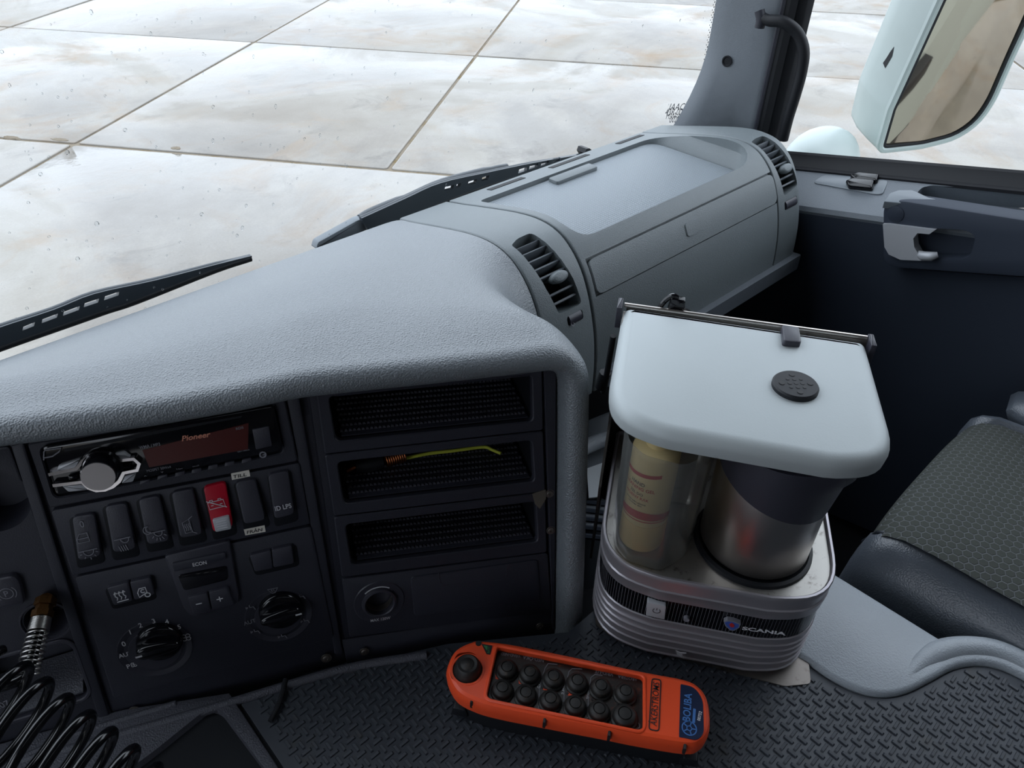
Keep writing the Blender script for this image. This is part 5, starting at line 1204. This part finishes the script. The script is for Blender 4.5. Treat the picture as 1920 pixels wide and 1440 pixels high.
for a in ((292, 540), (757, 668), (1172, 752), (1655, 835)):
    mb = MB(); P = RF.px(*z4(*a), -.008); d = V(RF.px(*z4(a[0]+3, a[1]-45), -.008))-V(P)
    fr_ = Frame(RF.pt(*P, -.008), RF.x, -RF.y); mb.prism(fr_, rpoly([(-.0012, -.004), (.0012, -.004), (.0012, .005), (-.0012, .005)], .001), -.0015, .0026)
    build('shell_notch', mb, M['ink'], rc)
for a in ((215, 585), (1690, 905)):
    mb = MB(); P = at(*z4(*a), 2, MZ+.012); fr_ = Frame(P, RF.x, -RF.y); mb.prism(fr_, rpoly([(-.008, -.006), (.008, -.006), (.006, .006), (-.006, .006)], .002), -.006, .003, .001)
    build('strap_lug', mb, M['rubber'], rc)
# ------------------------------------------------------------------ passenger seat
ps = thing('passenger_seat', 'passenger seat cushion with hexagon weave cloth and black leather bolster', 'seat', (.8, 0, -.9))
SZ = -.602
def srow(x, prof_, y): return V((x, y, 0))
# cross-section in x, z; swept along y with a rounded front
sec_bol = [(.628, -.72), (.624, -.690), (.626, -.668), (.634, -.640), (.648, -.616), (.660, -.607), (.668, -.606), (.68, -.64), (.68, -.72)]
fronty = .122
ysq = [(-.62, 0, 1), (-.3, 0, 1), (-.1, 0, 1), (.0, 0, 1), (.06, .001, 1), (.09, .004, 1), (.108, .012, 1), (.118, .024, 1), (fronty, .045, 1)]
def bols(mirror, y, drop):
    out = []
    for x, z_ in sec_bol:
        xx = x if not mirror else 1.60-x
        zz = z_ + (.012 if mirror else 0)
        out.append(V((xx if not mirror else xx, y, min(zz, zz-drop*(1 if z_ > -.7 else 0)) + max(0, -y-.05)*.10)))
    return out
for mir in (False, True):
    mb = MB(); mb.loft([bols(mir, y, d) for y, d, k in ysq]); build('bolster', mb, M['leather'], ps, 70)
mb = MB(); rowsq = []
for y, d, k in ysq + [(.118, .075, 1), (.105, .10, 1)]:
    R = []
    for i in range(21):
        t = i/20; x = .659+(.941-.659)*t; z_ = SZ+.012*math.sin(math.pi*t)**.7 - d + max(0, -y-.05)*.10
        R.append(V((x, y-.0-.006*(abs(t-.5)*2)**3*(1 if y > .05 else 0), z_)))
    rowsq.append(R)
mb.grid(rowsq); build('cushion_cloth', mb, M['hex'], ps, 80)
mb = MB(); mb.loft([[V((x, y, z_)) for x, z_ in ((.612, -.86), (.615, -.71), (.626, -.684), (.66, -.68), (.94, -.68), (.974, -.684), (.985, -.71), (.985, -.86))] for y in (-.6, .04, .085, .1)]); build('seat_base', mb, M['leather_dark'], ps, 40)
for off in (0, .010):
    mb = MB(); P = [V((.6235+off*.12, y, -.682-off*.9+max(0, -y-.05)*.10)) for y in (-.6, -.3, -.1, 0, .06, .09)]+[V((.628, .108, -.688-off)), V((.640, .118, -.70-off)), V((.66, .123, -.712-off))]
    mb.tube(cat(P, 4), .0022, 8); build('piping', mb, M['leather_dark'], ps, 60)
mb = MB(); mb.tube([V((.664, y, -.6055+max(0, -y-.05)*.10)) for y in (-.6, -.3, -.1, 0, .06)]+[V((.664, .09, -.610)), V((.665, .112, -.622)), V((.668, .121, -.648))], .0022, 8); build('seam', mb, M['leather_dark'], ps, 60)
mb = MB(); rings = []
for f, w in ((.6, -.05), (1, -.03), (1.05, .01), (.9, .035), (.5, .05)):
    rings.append([V((.99+w, -.02+math.sin(t)*.16*f-.05, -.60+math.cos(t)*.035*f)) for t in [2*math.pi*i/24 for i in range(24)]])
mb.loft(rings); build('side_wing', mb, M['leather'], ps, 60)
# ------------------------------------------------------------------ wipers outside the windscreen
WFR = Frame((0, .775, 0), (1, 0, 0), (0, -1, 0))
def wp3(px, w=0): return WFR.pt(*WFR.px(*px, w), w)
def wiper(lab, upper, lower, slots, loc, arm=None):
    t = thing('windscreen_wiper', lab, 'wiper', loc)
    U_ = [V(p) for p in cat([V(p) for p in upper], 4)]; L_ = [V(p) for p in cat([V(p) for p in lower], 4)]
    mb = MB(); mb.prism(WFR, WFR.pxs([tuple(p) for p in U_]+[tuple(p) for p in L_[::-1]]), -.003, .003); fr_ = build('blade_frame', mb, M['wiper'], t, 40)
    cs = []
    for (x0, y0), (x1, y1) in slots:
        c = MB(); c.prism(WFR, WFR.pxs([(x0, y0-3.5), (x1, y1-3.5), (x1-2, y1+4), (x0-2, y0+4)]), -.01, .01); cs.append(c)
    cut(fr_, cs)
    mb = MB(); mb.tube([wp3(p) for p in L_], .0042, 8); build('blade_rubber', mb, M['rubber'], t, 60)
    mb = MB(); mb.tube([wp3(p+V((0, 2)), -.002) for p in U_], [.0035]*(len(U_)-4)+[.003, .0025, .002, .0015], 8); build('blade_carrier', mb, M['wiper'], t, 60)
    if arm:
        mb = MB(); q = WFR.pxs(arm, -.012); mb.prism(WFR, rpoly(q, .003), -.016, -.004, .003); build('wiper_arm', mb, M['switch_plate'], t, 40, label='wiper arm with rounded foot, its reflection painted in as a paler grey')  # bright reflection on the arm foot painted as pale plastic
        mb = MB(); mb.tube(cat([wp3(p, -.012) for p in ((676, 412), (700, 398), (760, 373), (830, 342), (920, 318), (950, 312))], 5), [.0075]*10+[.006]*10+[.0045]*6, 10); build('arm_bar', mb, M['wiper'], t, 60)
        mb = MB(); mb.prism(WFR, WFR.pxs([(1088, 284), (1091, 276), (1097, 275), (1110, 285), (1092, 291)]), -.008, .010); build('blade_tip', mb, M['rubber'], t)
    return t
wiper('black wiper with slotted blade below the passenger side of the windscreen', [(676, 408), (758, 371), (824, 342), (918, 321), (1000, 304), (1092, 288)], [(690, 434), (723, 424), (800, 392), (895, 355), (958, 335), (1094, 294)],
      [((832, 353), (849, 349)), ((854, 348), (862, 345)), ((876, 343), (892, 338)), ((902, 335), (915, 331)), ((971, 320), (987, 315)), ((991, 313), (1007, 308)), ((1013, 307), (1027, 303)), ((1036, 301), (1050, 297))], wp3((800, 380)),
      [(586, 464), (590, 450), (664, 409), (682, 403), (690, 412), (688, 426), (640, 446)])
wiper('black wiper with slotted blade at the left of the windscreen', [(-60, 634), (0, 611), (98, 579), (175, 549), (288, 524), (405, 494), (470, 478)], [(-60, 676), (0, 652), (146, 601), (200, 582), (255, 564), (400, 507), (470, 484)],
      [((42, 614), (64, 605)), ((78, 600), (107, 589)), ((118, 586), (148, 575)), ((157, 570), (184, 561)), ((195, 557), (222, 548))], wp3((100, 600)))
# ------------------------------------------------------------------ odds and ends in the passenger footwell
pt_ = at(1125, 905, 2, -.80)
mb = MB(); q = [at(x, y, 2, -.80) for x, y in ((1100, 880), (1150, 862), (1150, 930), (1104, 935))]; mb.loft([[p for p in q], [p+V((0, 0, .002)) for p in q]]); o = build('paper_sheet', mb, M['paper'], None); tag(o, 'white printed paper lying in the footwell behind the coffee maker', 'paper')
bx = thing('footwell_tray', 'dark grey moulded tray in the footwell under the glovebox', 'tray', at(1125, 850, 2, -.82))
mb = MB(); q = [(p.x, p.y) for p in (at(x, y, 2, -.82) for x, y in ((1080, 1010), (1080, 800), (1180, 760), (1200, 980)))]
mb.prism(UP, rpoly(q, .03), -.95, -.81, .01); build('tray_body', mb, M['door'], bx, 40)
mb = MB()
for i in range(5):
    y = 940+i*16; mb.tube([at(1085, y, 2, -.808), at(1140, y+6, 2, -.808)], .004, 6)
build('rib', mb, M['door_shaded'], bx, 50)
mb = MB(); mb.tube(cat([at(x, y, 2, -.78) for x, y in ((1080, 850), (1105, 835), (1140, 822), (1170, 820))], 5), .012, 10); build('tray_lip', mb, M['trim'], bx, 60)
